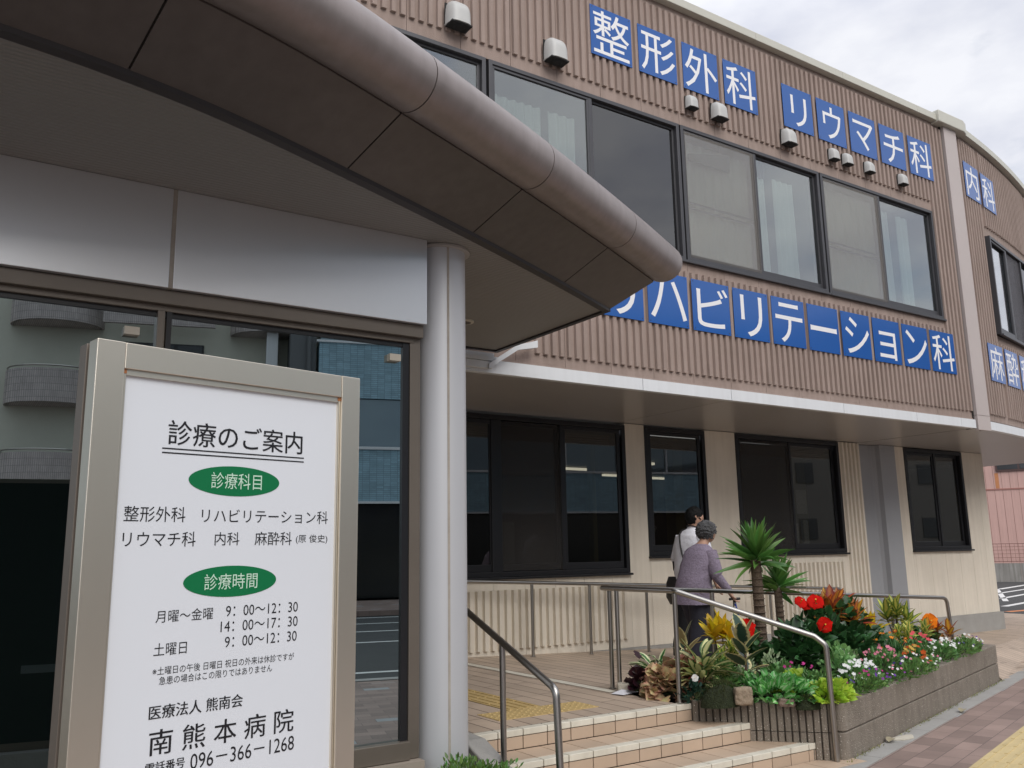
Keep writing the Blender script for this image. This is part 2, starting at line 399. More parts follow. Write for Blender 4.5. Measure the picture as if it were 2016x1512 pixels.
# street tactile paving: yellow blocks with guide bars
mb = MB(); k = -6
while k < 40:
    q = zone(k * .3 + .002, k * .3 + .298, .738, 1.036); mb.prism([(p.x, p.y) for p in q], -.02, .004)
    for j in range(4):
        n_ = .738 + .0375 + j * .0745; q = zone(k * .3 + .015, k * .3 + .285, n_ - .013, n_ + .013)
        mb.prism([(p.x, p.y) for p in q], .003, .0085)
    k += 1
struct(mb.build('tactile_strip', M_TACT2))

# entrance floor: level at the doors, then a ramp falling to the right
def floor_z(x, y):
    z = .38 if x < 5.2 else max(.006, .38 - .0385 * (x - 5.2))
    if x < 5.2 and y < -.5: z += 0
    if x > 10.36:                                    # beyond the planter the floor falls to the pavement
        n_ = (Vector((x, y, 0)) - NP).dot(ND)        # negative inside
        k_ = min(1, max(0, -n_ / 1.2)); z = z * k_ + .004 * (1 - k_)
    return z
xs = [-4, 0, 2.6] + [2.9 + .25 * i for i in range(70)]
ys = [-2.44, -2.3, -2.0, -1.641] + [-1.6 + .2 * i for i in range(19)] + [2.9, 4, 6, 9, 13]
mb = MB(); idx = {}
for i, x in enumerate(xs):
    for j, y in enumerate(ys):
        idx[i, j] = len(mb.v); mb.v.append((x, y, floor_z(x, y))); mb.uv.append((0, 0))
for i in range(len(xs) - 1):
    for j in range(len(ys) - 1):
        cx = (xs[i] + xs[i + 1]) / 2; cy = (ys[j] + ys[j + 1]) / 2
        n_ = (Vector((cx, cy, 0)) - NP).dot(ND)
        if n_ > -.02 and cx > 5.0: continue
        if cy < -1.641 and cx > 2.7: continue
        if cy < -.93 and 5.02 < cx < 10.2: continue
        if cx < 2.7 and cy < -2.3: continue
        mb.f.append((idx[i, j], idx[i + 1, j], idx[i + 1, j + 1], idx[i, j + 1])); mb.mi.append(0)
struct(mb.build('entrance_floor', M_FLOOR))
q = [(10.3, -1.25), (17.8, .95), (17.8, 1.1), (10.3, -.95)]
mb = MB(); mb.add([(10.36, -1.22, .005), (19.3, 1.36, .005), (19.3, 2.0, .006), (10.36, -.6, .165)], [(0, 1, 2, 3)])
struct(mb.build('path', M_FLOOR))
# pale stone strips set in the floor
mb = MB(); mb.add([(4.83, -.95, .385), (4.925, -.95, .385), (4.925, 1.96, .385), (4.83, 1.96, .385)], [(0, 1, 2, 3)])
v0 = Vector((12.45, .05, .0)); v1 = Vector((12.75, -.62, 0))
mb.add([(12.40, -.02, floor_z(12.4, -.02) + .006), (12.46, -.05, floor_z(12.46, -.05) + .006), (12.9, -.42, floor_z(12.9, -.4) + .006), (12.86, -.36, floor_z(12.86, -.36) + .006)], [(0, 1, 2, 3)])
struct(mb.build('floor_strip', M_NOSE))
# steps: three risers, tiles with pale nosings; right end follows the planter, left end meets the kerb
mb = MB(); mc = MB(); mn = MB(); RZ = [.38, .253, .126]; RY = [-1.72, -2.05, -2.38]; XR = [5.0, 5.40, 5.76]
zb = -.02
for s_ in range(3):
    z = RZ[s_]; y = RY[s_]; xr = XR[s_]; x = 3.04; yb = RY[s_ - 1] if s_ else -1.66
    mc.box(3.04, xr - .004, y + .012, yb + .02, zb, z - .012)
    off = (0, .07, .13)[s_]; x0 = 3.04 - off
    while x0 < xr:
        a = max(x0, 3.04); bnd = min(x0 + .2, xr)
        if bnd - a > .02:
            mn.box(a + .0035, bnd - .0035, y, y + .078, z - .042, z)                        # nosing
            lowz = RZ[s_ + 1] if s_ < 2 else 0
            mb.box(a + .0035, bnd - .0035, y + .004, y + .03, lowz + .003, z - .047)        # riser tile
            if s_: mb.box(a + .0035, bnd - .0035, y + .084, yb - .001, z - .02, z)       # tread tile
        x0 += .2
st = struct(mb.build('steps', M_TILE, bevel=.002)); mn.build('nosing', M_NOSE, st, bevel=.004); mc.build('joint', M_GROUT, st)
# small tiled apron at the foot of the steps
mb = MB()
for i in range(14):
    x0 = 3.04 + i * .2
    mb.box(x0 + .003, x0 + .197, -2.62, -2.385, -.03, .008)
struct(mb.build('apron', M_TILE))
# tactile paving at the head of the steps
mb = MB()
def blocks(mb, x0, y0, kind):
    mb.box(x0 + .002, x0 + .298, y0 + .002, y0 + .298, .372, .384)
    if kind == 'dot':
        for i in range(5):
            for j in range(5):
                mb.lathe((x0 + .03 + .06 * i, y0 + .03 + .06 * j, .384), [(.0125, 0), (.010, .004), (.006, .0055)], 8)
    else:
        for i in range(4): mb.box(x0 + .0375 + i * .075 - .012, x0 + .0375 + i * .075 + .012, y0 + .012, y0 + .288, .383, .389)
for i in range(3): blocks(mb, 3.45 + .3 * i, -1.4, 'dot')
for i in range(11): blocks(mb, 3.72, -1.1 + .3 * i, 'bar')
struct(mb.build('tactile_paving', M_TACT))
# car park beyond the building
mb = MB()
for a, b, wd in [((22.3, 5.0), (25.2, 5.6), .09), ((25.4, 6.7), (29.2, 7.6), .08), ((27.0, 7.9), (31, 8.8), .07), ((30.4, 9.4), (34, 10.3), .1), ((24.3, 6.0), (30.6, 9.6), .07)]:
    a = Vector((*a, 0)); b = Vector((*b, 0)); d = (b - a).normalized(); p = Vector((-d.y, d.x, 0)) * wd
    mb.add([(v.x, v.y, .004) for v in (a - p, b - p, b + p, a + p)], [(0, 1, 2, 3)])
LOT = [(19.3, 1.5), (60, -10), (80, 20), (40, 40), (19.0, 14), (19.15, 3.5)]
m2 = MB(); m2.prism(LOT, -.14, 0); struct(m2.build('car_park', M_ASPH)); struct(mb.build('parking_line', M_PAINT))
mb = MB(); mb.add([(20.6, 3.95, .004), (21.5, 3.9, .004), (21.5, 4.1, .004), (20.65, 4.15, .004)], [(0, 1, 2, 3)])
struct(mb.build('orange_line', mat('orange_paint', (.6, .22, .08), .7)))

# ================================================================== HOSPITAL BUILDING
B = thing('hospital_building', 'two storey hospital with brown ribbed upper floor and cream ground floor', 'building')
Z_SOF = 3.205; Z_FT = 3.335; Z_RB = 3.462; Z_RT = 4.657; Z_WS = 4.795; Z_WH = 6.49; Z_UB = 6.64; Z_UT = 7.93; Z_COP = 8.02; Z_TOP = 8.13
YF = .036                                            # flat face of the panels; rib faces stand at YF - .03
def curve_y(x):
    t = x - 13.07
    return .129 * t + .0203 * t * t if t > 0 else 0
def curve_frame(s):
    """arc-length position along the bent right-hand facade -> point and direction"""
    x = 13.07; L_ = 0; st_ = .01
    while L_ < s:
        d = .129 + .0406 * (x - 13.07); dx = st_ / math.sqrt(1 + d * d); x += dx; L_ += st_
    d = .129 + .0406 * (x - 13.07); T = Vector((1, d, 0)).normalized()
    return Vector((x, curve_y(x), 0)), T
def ribs(mb, x0, x1, z0, z1, phase=0.0, skip=(), F=None):
    """ribs at 100 mm pitch, tapered sides, cut square at the ends"""
    k = math.ceil((x0 - phase) / .1)
    while phase + k * .1 + .062 <= x1 + .002:
        x = phase + k * .1
        if not any(a < x + .03 < b for a, b in skip):
            pts = [(x, YF + .002), (x + .008, YF - .031), (x + .054, YF - .031), (x + .062, YF + .002)]
            if F is None: mb.prism(pts, z0, z1)
            else:
                o_, T = F(x); Nn = Vector((-T.y, T.x, 0))
                mb.prism([(o_ + T * (px - x) + Nn * py)[:2] for px, py in pts], z0, z1)
        k += 1
def panels(mb, x0, x1, z0, z1, F=None, w_=.6, phase=0.0, y1=.16):
    """flat backing in 600 mm panels with fine open joints"""
    k = math.floor((x0 - phase) / w_)
    while phase + k * w_ < x1:
        a = max(x0, phase + k * w_ + .0025); b = min(x1, phase + (k + 1) * w_ - .0025)
        if b - a > .01:
            if F is None: mb.box(a, b, YF, y1, z0, z1)
            else:
                o1, T1 = F(a); o2, T2 = F(b); n1_ = Vector((-T1.y, T1.x, 0)); n2_ = Vector((-T2.y, T2.x, 0))
                mb.prism([(o1 + n1_ * YF)[:2], (o2 + n2_ * YF)[:2], (o2 + n2_ * y1)[:2], (o1 + n1_ * y1)[:2]], z0, z1)
        k += 1
PH = 6.41                                            # panel joints measured at 6.41 + 0.6 k
XL = 1.2; XW1 = 12.235
mb = MB()
panels(mb, XL, 12.715, Z_FT + .025, Z_WS - .004, phase=PH); panels(mb, XL, 12.715, Z_WH + .004, Z_COP + .03, phase=PH)
panels(mb, XW1, 12.715, Z_WS - .004, Z_WH + .004, phase=PH)
SK = ()
ribs(mb, 4.82, 12.22, Z_RB, Z_RT, PH + .02); ribs(mb, XL, 12.22, Z_UB, Z_UT, PH + .02)
ribs(mb, 12.22, 12.70, Z_RB, Z_UT, PH + .02)
mb.box(XL, 12.7, YF - .012, YF + .05, Z_FT, Z_FT + .022)
uw = mb.build('upper_wall', M_BROWN, B)
mb = MB(); mb.box(XL, 12.71, .17, .2, Z_FT, Z_WS - .02); mb.box(XL, 12.71, .17, .2, Z_WH + .02, Z_COP)
mb.build('panel_backing', M_JOINT, uw)
# bent facade to the right of the expansion joint
SEND = 6.6
Fc = lambda s: curve_frame(s)
mb = MB()
WS0, WS1 = .88, 3.5                                  # window span along the curve
def cpan(a, b, z0, z1): panels(mb, a, b, z0, z1, F=Fc, phase=.33)
cpan(0, SEND, Z_FT + .025, Z_WS); cpan(0, SEND, Z_WH - .02, Z_COP + .03); cpan(0, WS0, Z_WS, Z_WH - .02); cpan(WS1, SEND, Z_WS, Z_WH - .02)
ribs(mb, .04, WS0 - .04, Z_RB, Z_UT, .03, F=Fc); ribs(mb, WS0 - .02, WS1 + .06, Z_UB, Z_UT, .03, F=Fc); ribs(mb, WS0 - .02, WS1 + .06, Z_RB, Z_RT, .03, F=Fc)
ribs(mb, WS1 + .06, SEND, Z_RB, Z_UT, .03, F=Fc)
mb.build('curved_wall', M_BROWN, B)
# end wall, roof slab, rear
pe, Te = curve_frame(SEND); 
mb = MB(); mb.prism([(pe.x - .2, pe.y + .02), (pe.x, pe.y + .03), (pe.x - .3, 9), (pe.x - .6, 9)], Z_FT, Z_COP); mb.build('end_wall', M_BROWN, B)
mb = MB(); mb.prism([(XL - 6, .3), (13, .3), (16, .95), (pe.x - .2, pe.y + .2), (pe.x - .4, 9), (XL - 6, 9)], 7.6, 7.9)
mb.build('roof', M_CONC, B)
# coping
mb = MB(); x = XL
while x < 12.6:
    b = min(x + 1.8, 12.6); mb.box(x + .0015, b - .0015, -.055, .34, Z_COP, Z_TOP); x += 1.8
prof = []
for i in range(45):
    s = .2 + (SEND - .1) * i / 44; o_, T = curve_frame(s); Nn = Vector((-T.y, T.x, 0))
    prof.append([(o_ + Nn * a)[:2] + (z,) if False else tuple((o_ + Nn * a).xy) + (z,) for a, z in ((-.055, Z_COP), (.34, Z_COP), (.34, Z_TOP), (-.055, Z_TOP))])
mb.extrude(prof, None)
mb.build('coping', M_COPING, B, bevel=.006)
mb = MB(); mb.prism([(12.5, -.1), (13.2, -.1), (13.34, -.06), (13.34, .4), (12.5, .4)], Z_COP - .03, Z_TOP + .055); mb.build('coping_cover', M_COPING, B, bevel=.012)
# expansion joint cover
mb = MB(); mb.box(12.72, 13.065, -.028, .03, Z_SOF + .2, Z_COP - .032); mb.box(12.72, 13.065, -.028, .03, Z_SOF - .02, Z_SOF + .194)
for z in [3.5 + .55 * i for i in range(9)]:
    for x in (12.755, 13.03): mb.lathe((x, -.028, z), [(.007, 0), (.007, .002)], 8)
ej = mb.build('expansion_cover', M_STRIP, B)
for a_, b_ in ((12.69, 12.73), (13.055, 13.08)):
    mb = MB(); mb.box(a_, b_, .02, .15, Z_SOF, Z_COP); mb.build('joint', M_JOINT, ej)
# white fascia of the overhang and its soffit
mb = MB()
for a, b in ((2.4, 6.196), (6.204, 7.545), (7.553, 9.6), (9.606, 11.2), (11.206, 12.3), (12.306, 12.69)): mb.box(a, b, -.012, .06, Z_SOF, Z_FT - .004)
prof = []
for i in range(40):
    s = .02 + (SEND - .02) * i / 39; o_, T = curve_frame(s); Nn = Vector((-T.y, T.x, 0))
    prof.append([tuple((o_ + Nn * a).xy) + (z,) for a, z in ((-.012, Z_SOF), (.06, Z_SOF), (.06, Z_FT - .004), (-.012, Z_FT - .004))])
mb.extrude(prof, None)
mb.build('fascia', M_WHITE_METAL, B)
mb = MB()
for a, b in ((1.0, 7.545), (7.556, 12.69)): mb.box(a, b, .0, 2.3, Z_SOF + .008, Z_SOF + .05)
cp = [tuple((curve_frame(.02 + (SEND - .02) * i / 30)[0]).xy) for i in range(31)]
mb.prism([(12.72, .0)] + cp + [(pe.x - .15, 9), (12.72, 9)], Z_SOF + .006, Z_SOF + .05)
so = mb.build('soffit', M_SOFFIT, B)
for a_, b_, z_ in ((7.54, 7.56, .012), (12.68, 12.73, .03)):
    mb = MB(); mb.box(a_, b_, .02, 2.1, Z_SOF + z_, Z_SOF + .065); mb.build('joint', M_JOINT, so)

# ---- windows. Each window is one part with its frame; panes, screens and curtains are its sub-parts
G_UP = glass('upper_glass', (.84, .90, .88), .17, .86)
G_UP2 = glass('upper_glass_dark', (.5, .5, .54), .10, .42)
G_LOW = glass('lower_glass', (.75, .75, .70), .075, .66)
M_SCREEN = net('screen_dark', (.10, .095, .105), .5)
M_SCREEN2 = net('screen_pale', (.36, .33, .30), .8)
M_SCREEN3 = net('screen_low', (.035, .032, .03), .62)
M_CURT = mat('curtain_cloth', (.80, .83, .82), .9, transl=.35)
M_CURT2 = mat('curtain_sheer', (.74, .75, .74), .9, transl=.4)
M_BLIND = mat('blind_cloth', (.78, .74, .66), .9, transl=.2, noise_scale=14, var=.2)
def curtain(name, x0, x1, y, z0, z1, m, par, amp=.03, wl=.11):
    n = int((x1 - x0) / .012); mb = MB(); vs = []; fs = []
    for i in range(n + 1):
        x = x0 + (x1 - x0) * i / n
        for k, z in enumerate((z1, (z0 + z1) / 2, z0)):
            vs.append((x, y + amp * math.sin(x / wl * 2 * PI + .6 * math.sin(x * 9)) * (.6 + .25 * k), z))
    for i in range(n):
        for k in range(2): fs.append((i * 3 + k, i * 3 + k + 1, i * 3 + 4 + k, i * 3 + 3 + k))
    mb.add(vs, fs); return mb.build(name, m, par, smooth=True)
def quad(name, x0, x1, y, z0, z1, m, par):
    mb = MB(); mb.box(x0, x1, y, y + .004, z0, z1); return mb.build(name, m, par)
def win_frame(x0, x1, z0, z1, y, sash, m, fw=.045, sill=.03):
    """outer frame plus meeting stile(s)"""
    mb = MB()
    mb.box(x0, x0 + fw, y, y + .1, z0, z1); mb.box(x1 - fw, x1, y, y + .1, z0, z1)
    mb.box(x0 + fw, x1 - fw, y, y + .1, z1 - fw, z1); mb.box(x0 + fw, x1 - fw, y, y + .1, z0, z0 + fw)
    if sill: mb.box(x0 - .01, x1 + .01, y - sill, y + .02, z0 - .03, z0 - .002)
    for s_ in sash: mb.box(s_ - .022, s_ + .022, y + .012, y + .075, z0 + fw, z1 - fw)
    return mb
def sash_rail(mb, x0, x1, z0, z1, y, r=.045, bot=.07):
    mb.box(x0, x1, y, y + .028, z0, z0 + bot); mb.box(x0, x1, y, y + .028, z1 - r, z1)
    mb.box(x0, x0 + r, y, y + .028, z0 + bot, z1 - r); mb.box(x1 - r, x1, y, y + .028, z0 + bot, z1 - r)
zs, zh = Z_WS, Z_WH
units = [(1.70, 4.30, 3.0), (4.335, 6.985, 5.655), (7.01, 9.555, 8.30), (9.585, 12.225, 10.885)]
for ui, (x0, x1, sx) in enumerate(units):
    mb = win_frame(x0, x1, zs, zh, .02, (sx,), M_FRAME)
    sash_rail(mb, x0 + .046, sx - .022, zs + .046, zh - .046, .034, .03, .05); sash_rail(mb, sx + .022, x1 - .046, zs + .046, zh - .046, .066, .03, .075)
    wo = mb.build('window', M_FRAME, B, bevel=.003)
    a, b, c, d = x0 + .07, sx - .03, sx + .05, x1 - .075
    quad('pane', a, b, .05, zs + .09, zh - .07, G_UP, wo)
    quad('pane', c, d, .082, zs + .115, zh - .07, G_UP if ui != 1 else G_UP2, wo)
    if ui == 0: curtain('curtain', 3.2, 3.95, .14, zs - .1, zh - .25, M_CURT2, wo); curtain('curtain', 3.3, 4.2, .55, zs - .1, zh - .02, M_CURT2, wo, .02, .2)
    if ui == 1:
        curtain('curtain', 4.42, 5.06, .14, zs - .1, zh - .3, M_CURT2, wo); curtain('curtain', 5.14, 5.52, .14, zs - .1, zh - .3, M_CURT2, wo)
        quad('insect_screen', sx + .05, x1 - .07, .10, zs + .06, zh - .1, M_SCREEN, wo)
    if ui in (2, 3):
        for zz in (5.56, 5.49):
            q_ = MB(); q_.box(x0 + .1, sx - .05, .10, .112, zz, zz + .022); q_.build('inner_bar', M_FRAME, wo)
    if ui == 2:
        q_ = MB(); q_.prism([(7.2, .095), (7.9, .095), (7.9, .118), (7.2, .118)], [6.12, 6.12, 6.12, 6.12], [6.2, 6.34, 6.34, 6.2]); q_.build('ceiling_unit', mat('unit_grey', (.20, .19, .17), .6), wo)
        quad('insect_screen', x0 + .06, sx - .02, .03, zs + .06, zh - .06, M_SCREEN2, wo)
        curtain('blind', x0 + .08, sx - .04, .15, zs + .02, zh - .12, M_BLIND, wo, .022, .17)
        curtain('curtain', 8.34, 8.56, .14, zs - .05, zh - .3, M_CURT, wo); curtain('curtain', 8.74, 9.12, .14, zs - .05, zh - .25, M_CURT, wo)
        q_ = MB(); q_.box(8.62, 8.70, .24, .30, zs, zh); q_.build('mullion', M_FRAME, wo)
    if ui == 3:
        quad('insect_screen', x0 + .06, sx - .02, .03, zs + .06, zh - .06, M_SCREEN2, wo)
        curtain('blind', x0 + .08, sx - .04, .15, zs + .02, zh - .12, M_BLIND, wo, .022, .17)
        curtain('curtain', 10.95, 11.2, .14, zs - .05, zh - .2, M_CURT2, wo); curtain('curtain', 11.42, 11.72, .14, zs - .05, zh - .2, M_CURT, wo)
# window on the bent facade
o1, T1 = curve_frame(WS0); ang = math.atan2((curve_frame(WS1)[0] - o1).y, (curve_frame(WS1)[0] - o1).x)
Wl = (curve_frame(WS1)[0] - o1).length
mb = win_frame(0, Wl, Z_WS + .02, Z_WH - .03, -.06, (.87, 1.74), M_FRAME); sash_rail(mb, .046, .85, Z_WS + .07, Z_WH - .08, -.045, .03, .06)
wo = mb.build('window', M_FRAME, B, bevel=.003); wo.location = (o1.x, o1.y + .02, 0); wo.rotation_euler = (0, 0, ang)
quad('pane', .06, .82, .0, zs + .1, zh - .12, glass('bright_glass', (.85, .92, .95), .35, .8), wo); quad('pane', .9, 1.72, .01, zs + .1, zh - .12, G_UP2, wo); quad('pane', 1.77, Wl - .06, .0, zs + .1, zh - .12, G_UP2, wo)
quad('insect_screen', .9, 1.72, -.02, zs + .07, zh - .09, M_SCREEN, wo)
curtain('curtain', .08, .6, .2, zs, zh - .1, M_CURT, wo)
# upper rooms: pale walls and ceilings with partitions
mb = MB(); mb.box(1.3, 12.66, 3.0, 3.05, 3.7, 6.9); mb.box(1.3, 12.66, .22, 3.0, 6.85, 6.9); mb.box(1.3, 12.66, .22, 3.0, 3.7, 3.75)
for x in (1.3, 4.3, 7.0, 9.56, 12.6): mb.box(x, x + .06, .22, 3.0, 3.75, 6.85)
rm = mb.build('room', M_ROOM, B)
mb = MB(); mb.box(7.3, 8.3, .6, 1.5, 6.70, 6.78); mb.build('ceiling_unit', mat('ceiling_unit', (.35, .33, .3), .6), rm)
mb = MB(); mb.box(13.3, 16.5, 1.2, 1.3, 3.7, 6.9); mb.box(13.3, 16.5, .6, 1.2, 6.7, 6.8); mb.build('room', M_ROOM, B)

# ---- ground floor, set back two metres
YG = 2.0
lowwin = [(5.0, 7.655, 1.25, 3.18, (6.6,)), (8.0, 9.15, 1.45, 3.195, ()), (9.78, 12.18, 1.44, 3.195, (10.99,)), (13.97, 15.775, 1.445, 3.195, (14.9,))]
def low_wall(mb, a, b, z0, z1, y=YG): mb.box(a, b, y, y + .18, z0, z1)
mb = MB()
BASE = .315
def lp(a, b, z0, z1, phase=0):
    k = math.floor((a - phase) / .45)
    while phase + k * .45 < b:
        p = max(a, phase + k * .45 + .002); q_ = min(b, phase + (k + 1) * .45 - .002)
        if q_ - p > .01: low_wall(mb, p, q_, z0, z1)
        k += 1
lp(2.0, 7.655, BASE, 1.225, 5.55); lp(2.0, 4.99, 1.225, Z_SOF, .6)
low_wall(mb, 7.657, 8.0, BASE, Z_SOF); lp(8.002, 9.15, BASE, 1.42, 8.02); low_wall(mb, 9.152, 9.775, BASE, Z_SOF)
lp(9.78, 12.18, BASE, 1.41, 9.8); low_wall(mb, 12.182, 12.715, BASE, Z_SOF)
lp(13.7, 13.968, BASE, Z_SOF, 13.7); lp(13.97, 15.775, BASE, 1.415, 14.03); lp(15.777, 16.49, BASE, Z_SOF, 15.8)
mb.box(16.31, 16.49, YG + .18, 9, BASE, Z_SOF)
def lribs(a, b, z0, z1):
    x = a
    while x + .06 <= b:
        mb.prism([(x, YG + .002), (x + .010, YG - .042), (x + .054, YG - .042), (x + .064, YG + .002)], z0, z1); x += .1
lribs(3.6, 7.62, .43, 1.10); lribs(9.9, 12.1, .5, 1.30); lribs(12.22, 12.72, .36, Z_SOF - .01)
lw = mb.build('lower_wall', M_CREAM, B)
mb = MB(); mb.box(2, 4.98, YG + .185, YG + .2, .0, Z_SOF); mb.box(2, 12.7, YG + .185, YG + .2, 0, 1.2); mb.box(13.7, 16.3, YG + .185, YG + .2, 0, 1.4); mb.box(15.79, 16.3, YG + .185, YG + .2, 1.4, Z_SOF); mb.build('panel_backing', M_JOINT, lw)
mb = MB(); mb.box(2.0, 12.72, YG - .012, YG + .16, -.1, BASE - .003); mb.box(13.7, 16.535, YG - .045, YG + .16, -.1, BASE - .003); mb.box(16.3, 16.535, YG + .16, 9, -.1, BASE - .003)
mb.build('concrete_base', M_CONC, B)
# grey steel covers beside the expansion joint
mb = MB(); prof = [(12.722, 2.13), (13.16, 2.13), (13.22, 2.11), (13.255, 2.06), (13.27, 1.985), (13.695, 1.985), (13.695, 2.3), (12.722, 2.3)]
mb.prism(prof, -.1, Z_SOF)
mb.build('steel_cover', M_GREYCOL, B)
G_L = [G_LOW]
for wi, (x0, x1, z0, z1, ss) in enumerate(lowwin):
    mb = win_frame(x0, x1, z0, z1, YG - .012, ss, M_BLACK, fw=.06, sill=.045)
    cuts = [x0 + .06] + list(ss) + [x1 - .06]
    if wi == 0: mb.box(5.545, 5.69, YG - .005, YG + .09, z0 + .06, z1 - .06); cuts = [x0 + .06, 5.6, 6.6, x1 - .06]
    for k in range(len(cuts) - 1): sash_rail(mb, cuts[k] + .02, cuts[k + 1] - .02, z0 + .061, z1 - .061, YG + (.015 if k % 2 == 0 else .05), .05, .085)
    wo = mb.build('window', M_BLACK, B, bevel=.004)
    for k in range(len(cuts) - 1):
        quad('pane', cuts[k] + .07, cuts[k + 1] - .07, YG + (.03 if k % 2 == 0 else .064), z0 + .146, z1 - .112, G_LOW, wo)
    if wi == 0: quad('insect_screen', 5.7, 6.59, YG + .008, z0 + .07, z1 - .07, M_SCREEN3, wo)
    if wi == 2: quad('insect_screen', 9.85, 10.97, YG + .008, z0 + .07, z1 - .07, M_SCREEN3, wo)
    # bamboo-coloured blind drawn up at the head
    q_ = MB()
    for k in range(5): q_.box(x0 + .1, x1 - .12, YG + .17 + .004 * k, YG + .19 + .004 * k, z1 - .15 - .03 * k, z1 - .128 - .03 * k)
    q_.build('blind', mat('blind_slat', (.33, .25, .16), .6), wo)
# ground-floor room: dim, with ceiling tubes, a pale door, posts and a machine
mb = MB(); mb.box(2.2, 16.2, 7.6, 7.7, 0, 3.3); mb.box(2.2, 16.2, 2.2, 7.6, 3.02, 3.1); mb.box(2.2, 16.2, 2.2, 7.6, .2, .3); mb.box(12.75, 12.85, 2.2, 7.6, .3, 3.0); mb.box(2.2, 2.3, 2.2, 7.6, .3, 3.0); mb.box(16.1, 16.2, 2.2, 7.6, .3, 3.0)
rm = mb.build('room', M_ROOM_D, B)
for x, y in ((9.3, 5.6), (9.6, 4.3), (10.9, 6.4), (12.0, 6.6)):
    q_ = MB(); q_.box(x, x + .7, y, y + .07, 2.96, 3.0); q_.build('ceiling_tube', M_LAMP, rm)
for bx_ in ((9.0, 9.5, 7.5, 7.58, .4, 2.1), (12.2, 12.6, 5.0, 5.06, .4, 2.0)):
    q_ = MB(); q_.box(*bx_); q_.build('inner_door', mat('door_pale', (.75, .78, .78), .5), rm)
for bx_ in ((9.0, 9.18, 2.5, 2.7, .3, 3.0), (11.85, 12.2, 2.7, 3.0, .3, 3.0), (7.55, 7.62, 2.6, 2.7, .3, 3.0)):
    q_ = MB(); q_.box(*bx_); q_.build('inner_post', mat('post_ochre', (.40, .35, .18), .7), rm)
q_ = MB(); q_.box(7.0, 8.2, 3.2, 3.9, 1.18, 1.26); q_.tube([(8.3, 3.2, .6), (8.75, 3.1, 1.75)], .02, 8); q_.box(8.55, 9.0, 2.95, 3.15, 1.7, 2.0, Matrix.Translation((8.75, 3.05, 1.85)) @ Matrix.Rotation(.5, 4, 'Y') @ Matrix.Translation((-8.75, -3.05, -1.85))); q_.build('treatment_table', mat('equipment_pale', (.6, .6, .55), .5), rm)
q_ = MB(); q_.box(11.35, 11.6, 2.24, 2.245, 2.05, 2.42); q_.box(11.25, 11.38, 2.26, 2.3, 1.5, 1.9); q_.box(11.5, 11.62, 2.26, 2.3, 1.5, 1.95); q_.build('notice', M_WHITE, rm)
q_ = MB(); q_.prism([(14.2, 3.0), (14.7, 3.0), (14.7, 3.4), (14.2, 3.4)], 1.95, [2.0, 2.18, 2.18, 2.0]); q_.build('red_cushion', mat('cushion_red', (.4, .02, .02), .7), rm)

# ---- entrance hall front under the canopy
YE = -2.40
M_PANEL = mat('entrance_panel_white', (.78, .79, .81), .34, metal=.75, noise_scale=1.2, var=.08)
mb = MB()
for a, b in ((-4.6, -2.905), (-2.895, -1.0), (-.99, .889), (.911, 2.35)): mb.box(a, b, YE, YE + .04, 2.875, 3.402)
ep = mb.build('entrance_panel', M_PANEL, B, bevel=.003)
mb = MB(); mb.box(-4.6, 2.345, YE + .006, YE + .06, 2.876, 3.41); mb.build('joint', M_SEAL, ep)
M_BRZ = mat('bronze_trim', (.17, .145, .12), .4, metal=.3, noise_scale=3, var=.2)
mb = MB()
mb.box(-4.6, 2.345, YE + .035, YE + .13, 2.80, 2.872); mb.box(-4.6, 2.30, YE + .07, YE + .14, 2.77, 2.80)      # head
mb.box(2.278, 2.345, YE + .075, YE + .15, .45, 2.80); mb.box(-4.6, 2.278, YE + .05, YE + .14, .45, .545)        # jamb and sill
for x in (-2.9, -1.0, .86): mb.box(x, x + .035, YE + .06, YE + .15, .545, 2.77)
ew = mb.build('entrance_window', M_BRZ, B, bevel=.003)
mb = MB(); mb.box(.905, .93, YE + .07, YE + .15, .545, 2.77); mb.box(2.235, 2.276, YE + .085, YE + .14, .545, 2.77); mb.box(-4.6, 2.3, YE + .09, YE + .14, 2.745, 2.768); mb.build('gasket', M_BLACK, ew)
mb = MB(); mb.box(.82, .905, YE + .105, YE + .15, .545, 2.77); mb.build('mullion', mat('mullion_beige', (.45, .37, .27), .5), ew)
G_ENT = glass('entrance_glass', (.45, .6, .62), .44, .28, rtint=(.82, .95, .97))
for a, b in ((-4.5, -2.9), (-2.865, -1.0), (-.965, .86), (.93, 2.262)): quad('pane', a, b, YE + .10, .545, 2.77, G_ENT, ew)
for x0_, z0_ in ((.71, 2.63), (2.14, 2.65)):
    mb = MB(); mb.box(x0_, x0_ + .07, YE + .06, YE + .10, z0_, z0_ + .04); mb.build('bracket', mat('bracket_beige', (.5, .46, .38), .5), ew)
mb = MB(); mb.box(-4.6, 2.345, YE + .01, YE + .16, .20, .447); mb.build('sill_stone', mat('sill_stone', (.34, .29, .24), .6, noise_scale=5, var=.2), ew)
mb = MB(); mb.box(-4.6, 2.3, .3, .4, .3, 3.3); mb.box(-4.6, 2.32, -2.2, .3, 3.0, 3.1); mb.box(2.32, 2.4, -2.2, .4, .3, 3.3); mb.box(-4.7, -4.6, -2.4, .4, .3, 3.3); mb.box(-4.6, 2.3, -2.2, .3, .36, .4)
mb.build('hall', M_ROOM_D, B)
